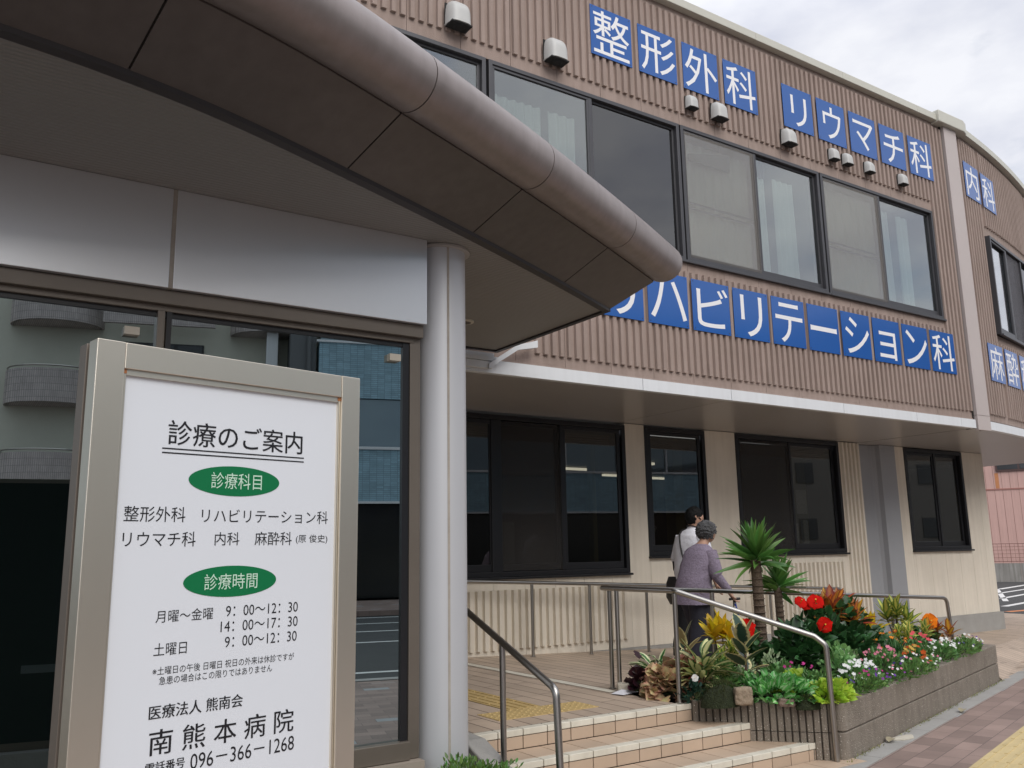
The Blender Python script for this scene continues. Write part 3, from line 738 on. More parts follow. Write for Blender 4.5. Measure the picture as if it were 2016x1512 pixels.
# steel-clad round column with sealant joints
cc = (2.527, -2.24)
mb = MB(); mb.lathe((cc[0], cc[1], .36), [(.155, 0), (.155, 3.04)], 64); co = mb.build('column', M_SILVER, B, smooth=True)
mb = MB()
for k in range(3):
    a = math.radians(-101 + 120 * k); p = Vector((cc[0] + .1525 * math.cos(a), cc[1] + .1525 * math.sin(a), 0)); M = Matrix.Translation(p) @ Matrix.Rotation(a, 4, 'Z')
    mb.box(-.004, .0045, -.007, .007, .37, 3.398, M)
mb.build('column_joint', M_SEAL, co)
mb = MB(); mb.lathe((cc[0], cc[1], 3.385), [(.156, 0), (.185, .002), (.185, .014)], 48); mb.build('column_collar', M_SOFFIT, co)

# ---- canopy: ribbed soffit, sloping brown panels, bull-nosed metal edge
pin = [(-4.6, -3.2), (-3.4, -3.5), (-2.0, -3.66), (-.8, -3.635), (.05, -3.53), (.48, -3.445), (.92, -3.315), (1.54, -3.06), (2.53, -2.62), (3.6, -2.10), (4.31, -1.735)]
def catmull(P, k=24):
    o = []
    for i in range(len(P) - 1):
        p0 = Vector(P[max(i - 1, 0)]); p1 = Vector(P[i]); p2 = Vector(P[i + 1]); p3 = Vector(P[min(i + 2, len(P) - 1)])
        for j in range(k):
            t = j / k; o.append(.5 * ((2 * p1) + (p2 - p0) * t + (2 * p0 - 5 * p1 + 4 * p2 - p3) * t * t + (3 * p1 - p0 - 3 * p2 + p3) * t ** 3))
    o.append(Vector(P[-1])); return o
cv = catmull(pin)
for _ in range(60):                                  # fair the curve
    cv = [cv[0]] + [(cv[i - 1] + cv[i] * 2 + cv[i + 1]) / 4 for i in range(1, len(cv) - 1)] + [cv[-1]]
def cn(i):
    T = (cv[min(i + 2, len(cv) - 1)] - cv[max(i - 2, 0)]).normalized(); return T, Vector((T.y, -T.x))
XE = 4.31
def station(i, prof, last):
    T, Nn = cn(i); o = []
    for a, z in prof:
        p = cv[i] + Nn * a
        if last: p = p + T * (.27 * a if a > .05 else (XE - p.x) / T.x)
        o.append((p.x, p.y, z))
    return o
def iX(x): return min(range(len(cv)), key=lambda i: abs(cv[i].x - x))
ZC = 3.40
cuts = [0, iX(-3.4), iX(-2.3), iX(-1.35), iX(-.45), iX(.48), iX(1.54), iX(2.55), iX(3.6), len(cv) - 1]
P_panel = [(-.01, ZC), (.350, ZC + .200), (.350, ZC + .235), (-.01, ZC + .05)]
P_nose = [(.33, ZC + .235), (.352, ZC + .208)] + [(.42 + .152 * math.cos(math.radians(a)), ZC + .342 + .152 * math.sin(math.radians(a))) for a in range(-112, 105, 12)] + [(.33, ZC + .49), (.28, ZC + .45)]
def sweep(prof, gap):
    mb = MB()
    for a, b in zip(cuts[:-1], cuts[1:]):
        ii = list(range(a, b + 1)); st = []
        for k, i in enumerate(ii):
            s_ = station(i, prof, i == len(cv) - 1)
            if (k == 0 and a) or (k == len(ii) - 1 and b < len(cv) - 1):
                T, _n = cn(i); sg = 1 if k == 0 else -1
                s_ = [(p[0] + T.x * gap * sg, p[1] + T.y * gap * sg, p[2]) for p in s_]
            st.append(s_)
        mb.extrude(st, None)
    return mb
can = MB()
poly = [tuple(p) for p in cv] + [(XE, -.09), (2.42, -.09), (2.42, -2.36), (-4.6, -2.36)]
def ridge_mat():
    m = mat('ribbed_soffit', (.27, .262, .245), .55, noise_scale=.8, var=.12); t = m.node_tree; b = t.nodes['Principled BSDF']
    g = t.nodes.new('ShaderNodeTexCoord'); wv = t.nodes.new('ShaderNodeTexWave'); wv.bands_direction = 'Y'; wv.inputs['Scale'].default_value = 10.5; wv.wave_profile = 'SIN'
    bp = t.nodes.new('ShaderNodeBump'); bp.inputs['Strength'].default_value = .55; bp.inputs['Distance'].default_value = .008
    t.links.new(g.outputs['Object'], wv.inputs[0]); t.links.new(wv.outputs[0], bp.inputs['Height']); t.links.new(bp.outputs[0], b.inputs['Normal']); return m
can.prism(poly, ZC + .002, ZC + .03)
C_ = can.build('canopy', ridge_mat(), B)
sweep(P_panel, .005).build('canopy_panel', M_CANOPY, C_)
sweep(P_nose, .004).build('canopy_edge', M_TUBE, C_, smooth=True)
mb = MB(); mb.extrude([station(i, [(.30, ZC + .25), (.372, ZC + .225), (.556, ZC + .342), (.42, ZC + .48), (.30, ZC + .44)], i == len(cv) - 1) for i in range(0, len(cv))], None)
mb.extrude([station(i, [(0.02, ZC + .03), (.34, ZC + .208), (.34, ZC + .225), (.02, ZC + .06)], i == len(cv) - 1) for i in range(0, len(cv))], None)
mb.build('canopy_joint', M_JOINT, C_)
mb = MB(); mb.extrude([station(i, [(-.045, ZC - .012), (.012, ZC - .012), (.012, ZC + .02), (-.045, ZC + .02)], i == len(cv) - 1) for i in range(len(cv))], None)
mb.box(XE - .035, XE + .008, -1.75, -.09, ZC - .014, ZC + .06); mb.box(2.45, XE - .035, -.125, -.09, ZC - .012, ZC + .02)
mb.build('canopy_trim', mat('canopy_trim_dark', (.035, .03, .03), .5), C_)
mb = MB(); mb.prism([tuple((cv[i] + cn(i)[1] * .35)) for i in range(len(cv) - 14)] + [(XE, -1.9), (XE, -.2), (-4.6, -.2)], ZC + .42, ZC + .485); mb.build('canopy_top', M_CONC, C_)
mb = MB(); mb.lathe((3.5, -.88, ZC - .012), [(.062, 0), (.075, .003), (.075, .014)], 32); dl = mb.build('downlight', mat('lamp_ring', (.62, .58, .48), .4), C_)
mb = MB(); mb.lathe((3.5, -.88, ZC - .0135), [(.052, 0), (.052, .001)], 24); mb.build('diffuser', mat('lamp_glass', (.22, .2, .17), .2), dl)
# white gutter and bracket where the canopy meets the facade
mb = MB(); mb.box(2.45, 4.27, -.075, -.015, 3.235, 3.30); mb.box(2.45, 4.36, -.085, -.016, 3.305, 3.345); mb.box(2.45, 4.3, -.06, -.016, 3.35, 3.385)
mb.extrude([[(4.22, -.10, 3.225), (4.22, -.07, 3.225), (4.22, -.07, 3.275), (4.22, -.10, 3.275)], [(4.55, -.10, 3.44), (4.55, -.07, 3.44), (4.55, -.07, 3.49), (4.55, -.10, 3.49)], [(4.78, -.10, 3.49), (4.78, -.03, 3.49), (4.78, -.03, 3.56), (4.78, -.10, 3.56)]], None)
mb.build('gutter', M_WHITE_METAL, B)

# ================================================================== BLUE LETTER PANELS
def sign_panel(ch, O, T, wdt, hgt, label, grp, box, rot90=False):
    """flat enamelled square with one white character; box = ink extents as fractions of the panel"""
    Nn = Vector((T.y, -T.x, 0)); mb = MB()
    M = Matrix(((T.x, -Nn.x, 0, O.x), (T.y, -Nn.y, 0, O.y), (0, 0, 1, O.z), (0, 0, 0, 1)))
    mb.box(0, wdt, -.0005, .0045, 0, hgt, M)
    p = tag(mb.build('sign_panel', M_BLUE), label, 'sign', grp)
    t_ = MB(); fit_text(t_, ch, O, T, Vector((0, 0, 1)), Nn, box[0] * wdt, box[1] * wdt, box[2] * hgt, box[3] * hgt, bold=.001, lift=.0014)
    t_.build('character', M_WHITE, p)
    s_ = MB()
    for u in (.045, .955):
        for v in (.04, .96):
            c = O + T * (u * wdt) + Vector((0, 0, v * hgt)) + Nn * .0006
            s_.add([c + T * (.008 * math.cos(a)) + Vector((0, 0, .008 * math.sin(a))) for a in [k * PI / 4 for k in range(8)]], [tuple(range(8))])
    s_.build('screw', M_JOINT, p)
FULL = (.06, .94, .06, .94)
XV = Vector((1, 0, 0)); YS = -.004
top = [('整', FULL), ('形', (.07, .96, .08, .93)), ('外', (.06, .97, .06, .93)), ('科', (.07, .95, .06, .93)), ('リ', (.27, .8, .1, .82)), ('ウ', (.2, .85, .1, .88)), ('マ', (.14, .9, .14, .84)), ('チ', (.14, .92, .08, .85)), ('科', (.07, .95, .06, .93))]
for k, (c, bx) in enumerate(top):
    x = 5.669 + .7071 * k + (.399 if k >= 4 else 0)
    lb = f'blue panel lettered {c} in the upper row over the windows'
    if c == '科': lb = ('blue panel lettered 科 before the gap in the upper row, beside 外', 'blue panel lettered 科 at the right end of the upper row, beside チ')[k > 4]
    sign_panel(c, Vector((x, YS, 5.4289 + CZ)), XV, .6004, .6083, lb, 'blue panels of the upper row on the main facade', bx)
low = [('リ', (.2, .82, .06, .9)), ('ハ', (.06, .95, .12, .86)), ('ビ', (.12, .96, .1, .9)), ('リ', (.2, .82, .06, .9)), ('テ', (.1, .93, .07, .9)), ('ー', (.07, .93, .44, .55)), ('シ', (.12, .95, .08, .9)), ('ョ', (.2, .82, .08, .72)), ('ン', (.1, .95, .07, .88)), ('科', (.07, .95, .06, .93))]
for k, (c, bx) in enumerate(low):
    x = 7.0132 + .6758 * (k - 2)
    lb = f'blue panel lettered {c} in the lower row under the windows'
    if c == 'リ': lb = ('blue panel lettered リ at the left of the lower row, half hidden by the canopy', 'blue panel lettered リ in the lower row, between ビ and テ')[k > 1]
    if c == '科': lb = 'blue panel lettered 科 at the right end of the lower row, beside ン'
    sign_panel(c, Vector((x, YS, 2.4237 + CZ)), XV, .6075, .6043, lb, 'blue panels of the lower row on the main facade', bx)
for k, (c, s_, z, bx, where) in enumerate([('内', .21, 6.975, (.1, .9, .06, .93), 'upper'), ('科', .905, 6.975, (.07, .95, .06, .93), 'upper'), ('麻', .31, 3.995, FULL, 'lower'), ('酔', 1.02, 3.995, FULL, 'lower'), ('科', 1.74, 3.995, (.07, .95, .06, .93), 'lower')]):
    o_, T = curve_frame(s_); o2, T2 = curve_frame(s_ + .59); T = (o2 - o_).normalized(); Nn = Vector((T.y, -T.x, 0)); O = o_ + Nn * .006; O.z = z
    nb = {'内': '内', '麻': '麻', '酔': '酔'}.get(c, '科')
    lb = f'blue panel lettered {c} in the {where} row right of the pale joint strip' if c != '科' else (f'blue panel lettered 科 right of 内, past the pale joint strip' if where == 'upper' else 'blue panel lettered 科 right of 酔, cut by the picture edge')
    sign_panel(c, O, T, .595, .595, lb, 'blue panels on the bent facade', bx)

# ================================================================== VENT HOODS
def vent_hood(x, w_, label):
    r = thing('vent_hood', label, 'vent', (x, -.005, 6.70 + .0), 0, 'grey vent hoods above the upper windows')
    h = w_ * 1.12; d = w_ * .62; mb = MB(); rings = []
    for k in range(9):                               # hood: bulging shell, open below
        t = k / 8; z = h * (-.38 + t * .98)
        bul = math.sqrt(max(0, 1 - max(0, (t - .45) / .55) ** 2.2)); wd = w_ / 2 * (.93 + .07 * (1 - t)) * (.35 + .65 * bul ** .6) if t > .45 else w_ / 2 * (1 - .03 * t)
        dp = d * (.92 + .08 * (1 - t)) * (bul if t > .45 else 1)
        ring = []
        for a in range(13):
            u = -1 + 2 * a / 12; e = (1 - abs(u) ** 4.5) ** .55
            ring.append((u * wd, -max(.004, dp * (.35 + .65 * e) if abs(u) < 1 else dp * .35), z))
        ring += [(wd, 0, z), (-wd, 0, z)]; rings.append(ring)
    mb.extrude(rings, None); mb.build('hood', M_HOOD, r, smooth=True)
    mb = MB(); mb.box(-w_ * .46, w_ * .46, -d * .9, -.002, -h * .43, -h * .375); mb.build('outlet_grille', M_DARK, r)
    mb = MB(); mb.lathe((0, -d * .42, -h * .48), [(w_ * .2, 0), (w_ * .3, h * .08)], 16); mb.box(-w_ * .5, w_ * .5, -.012, 0, -h * .35, h * .5); mb.build('duct', M_DARK, r)
    return r
for x, w_, lb in ((3.93, .25, 'large grey vent hood at the top left, above the dark canopy edge'), (5.13, .25, 'large grey vent hood just left of the panel lettered 整'), (7.156, .16, 'small grey vent hood under the panel lettered 外'), (7.61, .21, 'large grey vent hood under the left half of the 科 panel beside 外'), (8.895, .21, 'large grey vent hood under the リ panel of the upper row'), (9.835, .16, 'small grey vent hood under ウ, left one of a close pair'), (10.13, .16, 'small grey vent hood between ウ and マ, right one of a close pair'), (10.626, .16, 'small grey vent hood under the panel lettered マ'), (11.42, .16, 'small grey vent hood under the チ panel, rightmost of the row')):
    vent_hood(x, w_, lb).location.z = 6.775

# ================================================================== CLINIC SIGN
SO = Vector((.3009, -4.5647, 2.0784)); SU = Vector((.97691, .21364, 0)); SV = Vector((0, 0, 1)); SN = Vector((.21364, -.97691, 0))
S_ = thing('clinic_sign', 'freestanding stainless steel sign with clinic departments and opening hours', 'sign', (SO + SU * .39).to_tuple()[:2] + (.3,))
IM = Matrix.Translation(-Vector(S_.location))
SM = IM @ Matrix(((SU.x, SN.x, 0, SO.x), (SU.y, SN.y, 0, SO.y), (0, 0, 1, SO.z), (0, 0, 0, 1)))
BOT = -1.72
mb = MB()
mb.box(0, .0685, -.052, 0, BOT, 0, SM); mb.box(.7145, .7795, -.052, 0, BOT, 0, SM)
mb.box(.0695, .7135, -.052, -.001, -.066, -.0005, SM); mb.box(.0695, .7135, -.052, -.001, BOT, BOT + .08, SM)
mb.build('frame', M_STEEL_B, S_, bevel=.0015)
mb = MB(); mb.box(.0695, .0765, -.05, -.008, BOT + .08, -.066, SM); mb.box(.7065, .7135, -.05, -.008, BOT + .08, -.066, SM); mb.box(.0765, .7065, -.05, -.008, -.081, -.0665, SM)
mb.build('inner_bead', M_STEEL_B, S_)
mb = MB(); mb.box(.0755, .7075, -.05, -.016, BOT + .08, -.08, SM); mb.build('face', M_ACRYL, S_)
mb = MB(); mb.box(.012, .768, -.068, -.053, BOT, -.004, SM); mb.build('spacer', M_BRZ, S_)
mb = MB(); mb.box(0, .7795, -.115, -.069, BOT, -.001, SM); mb.build('rear_case', M_BRZ, S_, bevel=.0015)
mb = MB(); mb.box(.03, .75, -.1185, -.116, BOT + .05, -.03, SM); bp_ = mb.build('rear_panel', mat('rear_green', (.008, .02, .017), .6), S_)
mb = MB(); mb.box(.3, .55, -.1205, -.119, -1.25, -1.2, SM); mb.build('rear_label', mat('rear_label_grey', (.12, .14, .14), .6), bp_)
mb = MB(); mb.box(.068, .0775, -.0078, -.0065, -.0775, -.067, SM); mb.box(.705, .714, -.0078, -.0065, -.0775, -.067, SM); mb.build('corner_rivet', mat('rust', (.35, .14, .05), .8), S_)
LO = IM @ (SO + SN * (-.016))
def ln_(t, u0, u1, v0, v1, b=0, oval=None):
    q = MB(); lf = .0016 if oval else .0008
    fit_text(q, t, LO, SU, SV, SN, u0, u1, v0, v1, 0, lf)
    if b: fit_text(q, t, LO, SU, SV, SN, u0 + .0009, u1 + .0009, v0 + .0002, v1 + .0002, 0, lf + .0003)    # a second pass thickens the strokes
    return q.build('pale_lettering' if oval else 'lettering', mat('pale_green_ink', (.55, .74, .60), .4) if oval else M_INK, oval or S_)
ln_('診療のご案内', .195, .591, -.2455, -.1815, .008)
for v in (-.2575, -.2685):
    ink = MB(); ink.add([LO + SU * u + SV * q + SN * .0008 for u, q in ((.182, v), (.598, v), (.598, v + .0035), (.182, v + .0035))], [(0, 1, 2, 3)]); ink.build('underline', M_INK, S_)
ln_('整形外科', .0963, .2528, -.442, -.4035); ln_('リハビリテーション科', .297, .684, -.442, -.4055)
ln_('リウマチ科', .0973, .2836, -.503, -.4655); ln_('内科', .336, .4064, -.501, -.4665); ln_('麻酔科', .4515, .566, -.5015, -.465); ln_('(原 俊史)', .5795, .684, -.4985, -.4725, 0)
ln_('月曜〜金曜', .1905, .341, -.688, -.658); ln_('9：00〜12：30', .3765, .592, -.684, -.657, 0); ln_('14：00〜17：30', .3635, .5928, -.7225, -.6955, 0); ln_('9：00〜12：30', .377, .591, -.762, -.735, 0)
ln_('土曜日', .19, .2745, -.767, -.7365)
ln_('※土曜日の午後 日曜日 祝日の外来は休診ですが', .1905, .5845, -.812, -.7925, 0); ln_('急患の場合はこの限りではありません', .208, .518, -.836, -.8165, 0)
ln_('医療法人 熊南会', .1873, .434, -.9145, -.882, .004); ln_('南 熊 本 病 院', .1914, .5877, -.9975, -.9385, .01)
ln_('電話番号', .186, .2836, -.1 - .938, -1.0125, .002); ln_('096－366－1268', .2989, .592, -1.046, -1.0095, 0)
for cv_, tx in ((-.3315, ('診療科目', .318, .466, -.3525, -.3095)), (-.594, ('診療時間', .3123, .4637, -.6145, -.574))):
    gr = MB(); gr.add([LO + SU * (.3885 + .1325 * math.cos(a)) + SV * (cv_ + .040 * math.sin(a)) + SN * .0008 for a in [k * 2 * PI / 64 for k in range(64)]], [tuple(range(64))])
    ln_(*tx, 0, gr.build('green_oval', M_GREEN, S_))
mb = MB(); mb.box(-.05, .83, -.2, .08, BOT - .25, BOT, SM); mb.build('footing', M_CONC, S_)

# ================================================================== HANDRAILS
RT = .0212
def rail(name, label, pts, posts, cat='handrail', bend=.07):
    r = thing(name, label, cat, (pts[0][0], pts[0][1], 0)); o = Vector((pts[0][0], pts[0][1], 0))
    mb = MB(); mb.tube([p - o for p in fillet(pts, bend)], RT, 16); mb.build('rail', M_STEEL, r, smooth=True)
    for (x, y, z0, z1) in posts:
        mb = MB(); mb.tube([Vector((x, y, z0)) - o, Vector((x, y, z1)) - o], .019, 14); p_ = mb.build('post', M_STEEL, r, smooth=True)
        mb = MB(); mb.lathe((x - o.x, y - o.y, z0 + .003), [(.034, 0), (.034, .005), (.021, .007)], 16); mb.build('flange', M_STEEL, p_)
    return r
rail('stair_handrail', 'stainless handrail beside the round column, running down the left of the steps', [(3.0, -.5, 1.225), (3.0, -1.58, 1.225), (3.0, -2.71, .785), (3.0, -2.745, .06)], [(3.0, -2.16, .30, 1.0), (3.0, -.7, .38, 1.22)])
rail('stair_handrail', 'stainless handrail slanting down the right of the steps beside the flower bed', [(4.935, -.76, 1.22), (4.94, -1.66, 1.22), (5.60, -2.43, .885), (5.65, -2.49, .82), (5.66, -2.50, 0)], [(4.937, -.95, .38, 1.21), (4.937, -1.655, .38, 1.20)], bend=.06)
def rz_(x): return floor_z(min(x, 10.3), -.9)
rail('ramp_handrail', 'stainless ramp handrail running behind the flower bed', [(4.98, -.79, 1.222), (9.87, -.95, .935), (9.93, -.952, .2)], [(x, -.79 - .0327 * (x - 4.98), rz_(x), 1.222 - .0587 * (x - 4.98)) for x in (4.99, 6.2, 7.95, 8.85)], bend=.09)
rail('wall_handrail', 'thin stainless handrail along the cream wall', [(3.9, 1.78, 1.222), (5.1, 1.78, 1.222), (11.28, 1.5, .925), (11.36, 1.496, .2)], [(x, 1.78 - .0453 * (x - 5.1), rz_(x), 1.222 - .048 * (x - 5.1)) for x in (5.92, 6.74, 7.62, 8.7, 9.8, 10.9)], bend=.09)

# ================================================================== FLOWER BED WALLS AND KERB
def aggregate():
    m = mat('aggregate_block', (.285, .245, .20), .9, noise_scale=5, var=.45, bump=.7, bump_scale=110, streak=.3); t = m.node_tree; b = t.nodes['Principled BSDF']
    src = b.inputs['Base Color'].links[0].from_socket
    g = t.nodes.new('ShaderNodeTexCoord'); v = t.nodes.new('ShaderNodeTexVoronoi'); v.inputs['Scale'].default_value = 62
    mr = t.nodes.new('ShaderNodeMapRange'); mr.inputs[1].default_value = .10; mr.inputs[2].default_value = .26; mr.inputs[3].default_value = 1; mr.inputs[4].default_value = 0
    sp = t.nodes.new('ShaderNodeSeparateColor'); gt = t.nodes.new('ShaderNodeMath'); gt.operation = 'GREATER_THAN'; gt.inputs[1].default_value = .66
    ml = t.nodes.new('ShaderNodeMath'); ml.operation = 'MULTIPLY'; mxn = t.nodes.new('ShaderNodeMix'); mxn.data_type = 'RGBA'; mxn.inputs[7].default_value = (.72, .67, .58, 1)
    l = t.links.new; l(g.outputs['Object'], v.inputs[0]); l(v.outputs['Distance'], mr.inputs[0]); l(v.outputs['Color'], sp.inputs[0]); l(sp.outputs[0], gt.inputs[0])
    l(mr.outputs[0], ml.inputs[0]); l(gt.outputs[0], ml.inputs[1]); l(ml.outputs[0], mxn.inputs[0]); l(src, mxn.inputs[6]); l(mxn.outputs[2], b.inputs['Base Color']); return m
M_AGG = aggregate()
FB = thing('flower_bed', 'raised triangular flower bed walled with brown exposed aggregate blocks', 'planter', (7, -1.6, 0)); FO = Vector((7, -1.6, 0))
def loc(p): return (p[0] - FO.x, p[1] - FO.y)
mb = MB()
for z0, z1 in ((-.06, .1965), (.2035, .40)):
    q = []
    for a in range(0, 91, 15):                       # rounded street corner
        r_ = .05; c = street(r_, -r_); A = math.radians(a)
        q.append(c + (-TD) * (r_ * math.cos(A)) + ND * (r_ * math.sin(A)))
    q += [street(4.80, 0), street(4.80, -.13), street(.06, -.13)]
    q += [street(-.0, -.13)]
    mb.prism([loc(p) for p in q], z0, z1)
    mb.prism([loc(p) for p in (street(4.67, -.132), street(4.80, -.132), Vector((10.2, -.92, 0)), Vector((10.07, -.95, 0)))], z0, z1)
mb.build('front_wall', M_AGG, FB, bevel=.008)
mb = MB(); dk = MB(); A_ = Vector((4.985, -1.725, 0)); Bv = NP + Vector((-.04, .03, 0)); sd_ = (Bv - A_); Ls = sd_.length; sd_.normalize(); sn = Vector((sd_.y, -sd_.x, 0))
k = 0; x = .01
while x < Ls - .04:
    for z0, z1 in ((-.05, .197), (.203, .40)):
        q = [A_ + sd_ * x - sn * .08, A_ + sd_ * (x + .045) - sn * .08, A_ + sd_ * (x + .045) + sn * .0, A_ + sd_ * (x + .039) + sn * .012, A_ + sd_ * (x + .006) + sn * .012, A_ + sd_ * x]
        mb.prism([loc(p) for p in q], z0, z1)
    x += .0515
mb.build('side_wall', M_AGG, FB)
q = [A_ - sn * .09, Bv - sn * .09, Bv - sn * .014, A_ - sn * .014]; dk.prism([loc(p) for p in q], -.05, .392); dk.build('wall_joint', mat('wall_joint', (.085, .075, .06), .9), FB)
soil = MB(); bed = [(5.0, -1.74), (5.74, -2.44), (10.1, -1.2), (10.05, -.98), (4.97, -.86)]
vs = []; n_ = 30
for i in range(n_ + 1):
    for j in range(9):
        s = i / n_; a = Vector((4.97 + .03 * s, -.86)).lerp(Vector((10.05, -.98)), s); b = (Vector((5.0, -1.74)).lerp(Vector((5.74, -2.44)), min(1, s * 7)) if s < 1 / 7 else Vector((5.74, -2.44)).lerp(Vector((10.1, -1.2)), (s - 1 / 7) * 7 / 6))
        p = a.lerp(b, j / 8); h = .385 + .09 * math.sin(PI * j / 8) * math.sin(PI * min(1, s * 3 + .05) * .5) + .02 * noise.noise((p.x * 6, p.y * 6, 0))
        vs.append((*loc(p), h))
fs = [(i * 9 + j, (i + 1) * 9 + j, (i + 1) * 9 + j + 1, i * 9 + j + 1) for i in range(n_) for j in range(8)]
soil.add(vs, fs); soil.build('soil', mat('soil', (.045, .032, .022), .95, bump=.8, bump_scale=60, noise_scale=8, var=.4), FB)
# sloping concrete kerb at the left of the steps and the strip bed before the entrance window
mb = MB(); mb.extrude([[(2.88, -1.66, -.1), (3.03, -1.66, -.1), (3.03, -1.66, .41), (2.88, -1.66, .41)], [(2.88, -1.9, -.1), (3.03, -1.9, -.1), (3.03, -1.9, .40), (2.88, -1.9, .40)], [(2.88, -2.8, -.1), (3.03, -2.8, -.1), (3.03, -2.8, .06), (2.88, -2.8, .06)]], None)
tag(mb.build('stair_kerb', M_CONC, bevel=.01), 'sloping concrete kerb along the left end of the steps', 'kerb')
mb = MB(); mb.prism([(-4.6, -4.9), (2.3, -3.1), (2.87, -2.9), (2.87, -2.36), (-4.6, -2.36)], -.1, .27); struct(mb.build('planting_soil', MATS['soil']))
mb = MB(); mb.prism([(-4.6, -5.02), (2.3, -3.22), (2.87, -3.02), (2.87, -2.9), (2.3, -3.1), (-4.6, -4.9)], -.1, .31); tag(mb.build('bed_kerb', M_CONC), 'low concrete kerb in front of the clipped shrubs', 'kerb')

# ================================================================== PLANTS
rnd = random.Random(11)
def wshape(kind, t):
    if kind == 'lance': return math.sin(PI * min(1, t ** .85)) ** .9
    if kind == 'oval': return math.sin(PI * t ** .8) ** .62
    if kind == 'heart': return math.sin(PI * min(1, t ** .62)) ** .75
    if kind == 'sword': return min(1, .45 + t * 3) * (1 - t ** 2.2)
    if kind == 'lobed': return math.sin(PI * t ** .75) ** .55 * (1 + .22 * math.sin(t * 22))
    return 1
def leaf(mb, base, d, L_, W_, kind='lance', droop=.6, fold=.25, n=5, twist=0):
    p = Vector(base); d = Vector(d).normalized()
    side = d.cross(Vector((0, 0, 1)))
    if side.length < .05: side = Vector((rnd.uniform(-1, 1), rnd.uniform(-1, 1), 0))
    side.normalize()
    if twist: side = Matrix.Rotation(twist, 3, d) @ side
    vs = []; uv = []; st = L_ / n
    for k in range(n + 1):
        t = k / n; w_ = max(.0006, W_ * .5 * wshape(kind, min(.999, max(.001, t))))
        if k == 0: w_ = W_ * .05
        nrm = side.cross(d).normalized()
        vs += [p - side * w_ + nrm * fold * w_, p, p + side * w_ + nrm * fold * w_]; uv += [(1, t + .001), (0.001, t + .001), (1, t + .001)]
        p = p + d * st; d = (d + Vector((0, 0, -droop / n * (.4 + t)))).normalized()
    fs = []
    for k in range(n):
        a = k * 3; fs += [(a, a + 1, a + 4, a + 3), (a + 1, a + 2, a + 5, a + 4)]
    mb.add(vs, fs, uv)
def stems(mb, base, tips, r=.004):
    for t in tips:
        m_ = (Vector(base) + Vector(t)) / 2 + Vector((rnd.uniform(-.02, .02), rnd.uniform(-.02, .02), .02)); mb.tube([base, m_, t], [r, r * .8, r * .5], 5)
M_STEM = mat('green_stem', (.07, .10, .035), .7); M_STEMR = mat('brown_stem', (.10, .06, .04), .8)
def plant(name, label, cat, x, y, z, group=None): return thing(name, label, cat, (x, y, z), rnd.uniform(0, 6.28) * 0, group)
def mound(name, label, x, y, z, rx, ry, h, n, L_, W_, m, kind='oval', droop=.5, up=.35, group=None, fold=.25, cat='plant', inner=.45, seg=4, yaw=0):
    r = plant(name, label, cat, x, y, z, group); mb = MB(); tips = []; cy, sy = math.cos(yaw), math.sin(yaw)
    lump = rnd.uniform(0, 50)
    for i in range(n):
        az = rnd.uniform(0, 2 * PI); el = math.asin(rnd.uniform(-.05, 1)); q = inner + (1 - inner) * rnd.random() ** .5
        u = Vector((math.cos(az) * math.cos(el), math.sin(az) * math.cos(el), math.sin(el)))
        q *= .82 + .36 * noise.noise(u * 2.3 + Vector((lump, 0, 0)))
        lx, ly = u.x * rx * q, u.y * ry * q
        p = Vector((lx * cy - ly * sy, lx * sy + ly * cy, max(.01, u.z * h * q)))
        d = Vector((u.x * cy - u.y * sy, u.x * sy + u.y * cy, u.z)) * .8 + Vector((rnd.uniform(-.6, .6), rnd.uniform(-.6, .6), up + rnd.uniform(-.3, .3)))
        s = rnd.uniform(.65, 1.15); leaf(mb, p, d, L_ * s, W_ * s, kind, droop * rnd.uniform(.3, 1.7), fold * rnd.uniform(.2, 1.8), seg, rnd.uniform(-1, 1))
        if i % max(1, n // 14) == 0: tips.append(p * .95)
    mb.build('foliage', m, r, smooth='leaf')
    sb = MB(); stems(sb, (0, 0, -.02), tips); sb.build('stem', M_STEM, r)
    return r
def rosette(mb, base, n, L_, W_, kind='lance', el0=.2, el1=1.3, droop=.5, fold=.25, seg=5, axis=(0, 0, 1), h=0):
    for i in range(n):
        t = i / max(1, n - 1); az = i * 2.39996 + rnd.uniform(-.3, .3); el = el0 + (el1 - el0) * t + rnd.uniform(-.12, .12)
        d = Vector((math.cos(az) * math.cos(el), math.sin(az) * math.cos(el), math.sin(el))); s = rnd.uniform(.8, 1.1)
        leaf(mb, Vector(base) + Vector((0, 0, h * t)), d, L_ * s, W_ * s, kind, droop * rnd.uniform(.6, 1.3), fold, seg, rnd.uniform(-.25, .25))
def blossom(mb, p, nrm, r, petals=5, cup=.25):
    nrm = Vector(nrm).normalized(); a = nrm.orthogonal().normalized(); b = nrm.cross(a); o = rnd.uniform(0, 6)
    vs = [Vector(p)]; k = petals * 4
    for i in range(k):
        th = o + i * 2 * PI / k; ph = (i % 4) / 4; rr = r * (1, .95, .62, .95)[i % 4] if petals > 1 else r
        vs.append(Vector(p) + (a * math.cos(th) + b * math.sin(th)) * rr + nrm * cup * rr)
    mb.add(vs, [(0, 1 + i, 1 + (i + 1) % k) for i in range(k)])
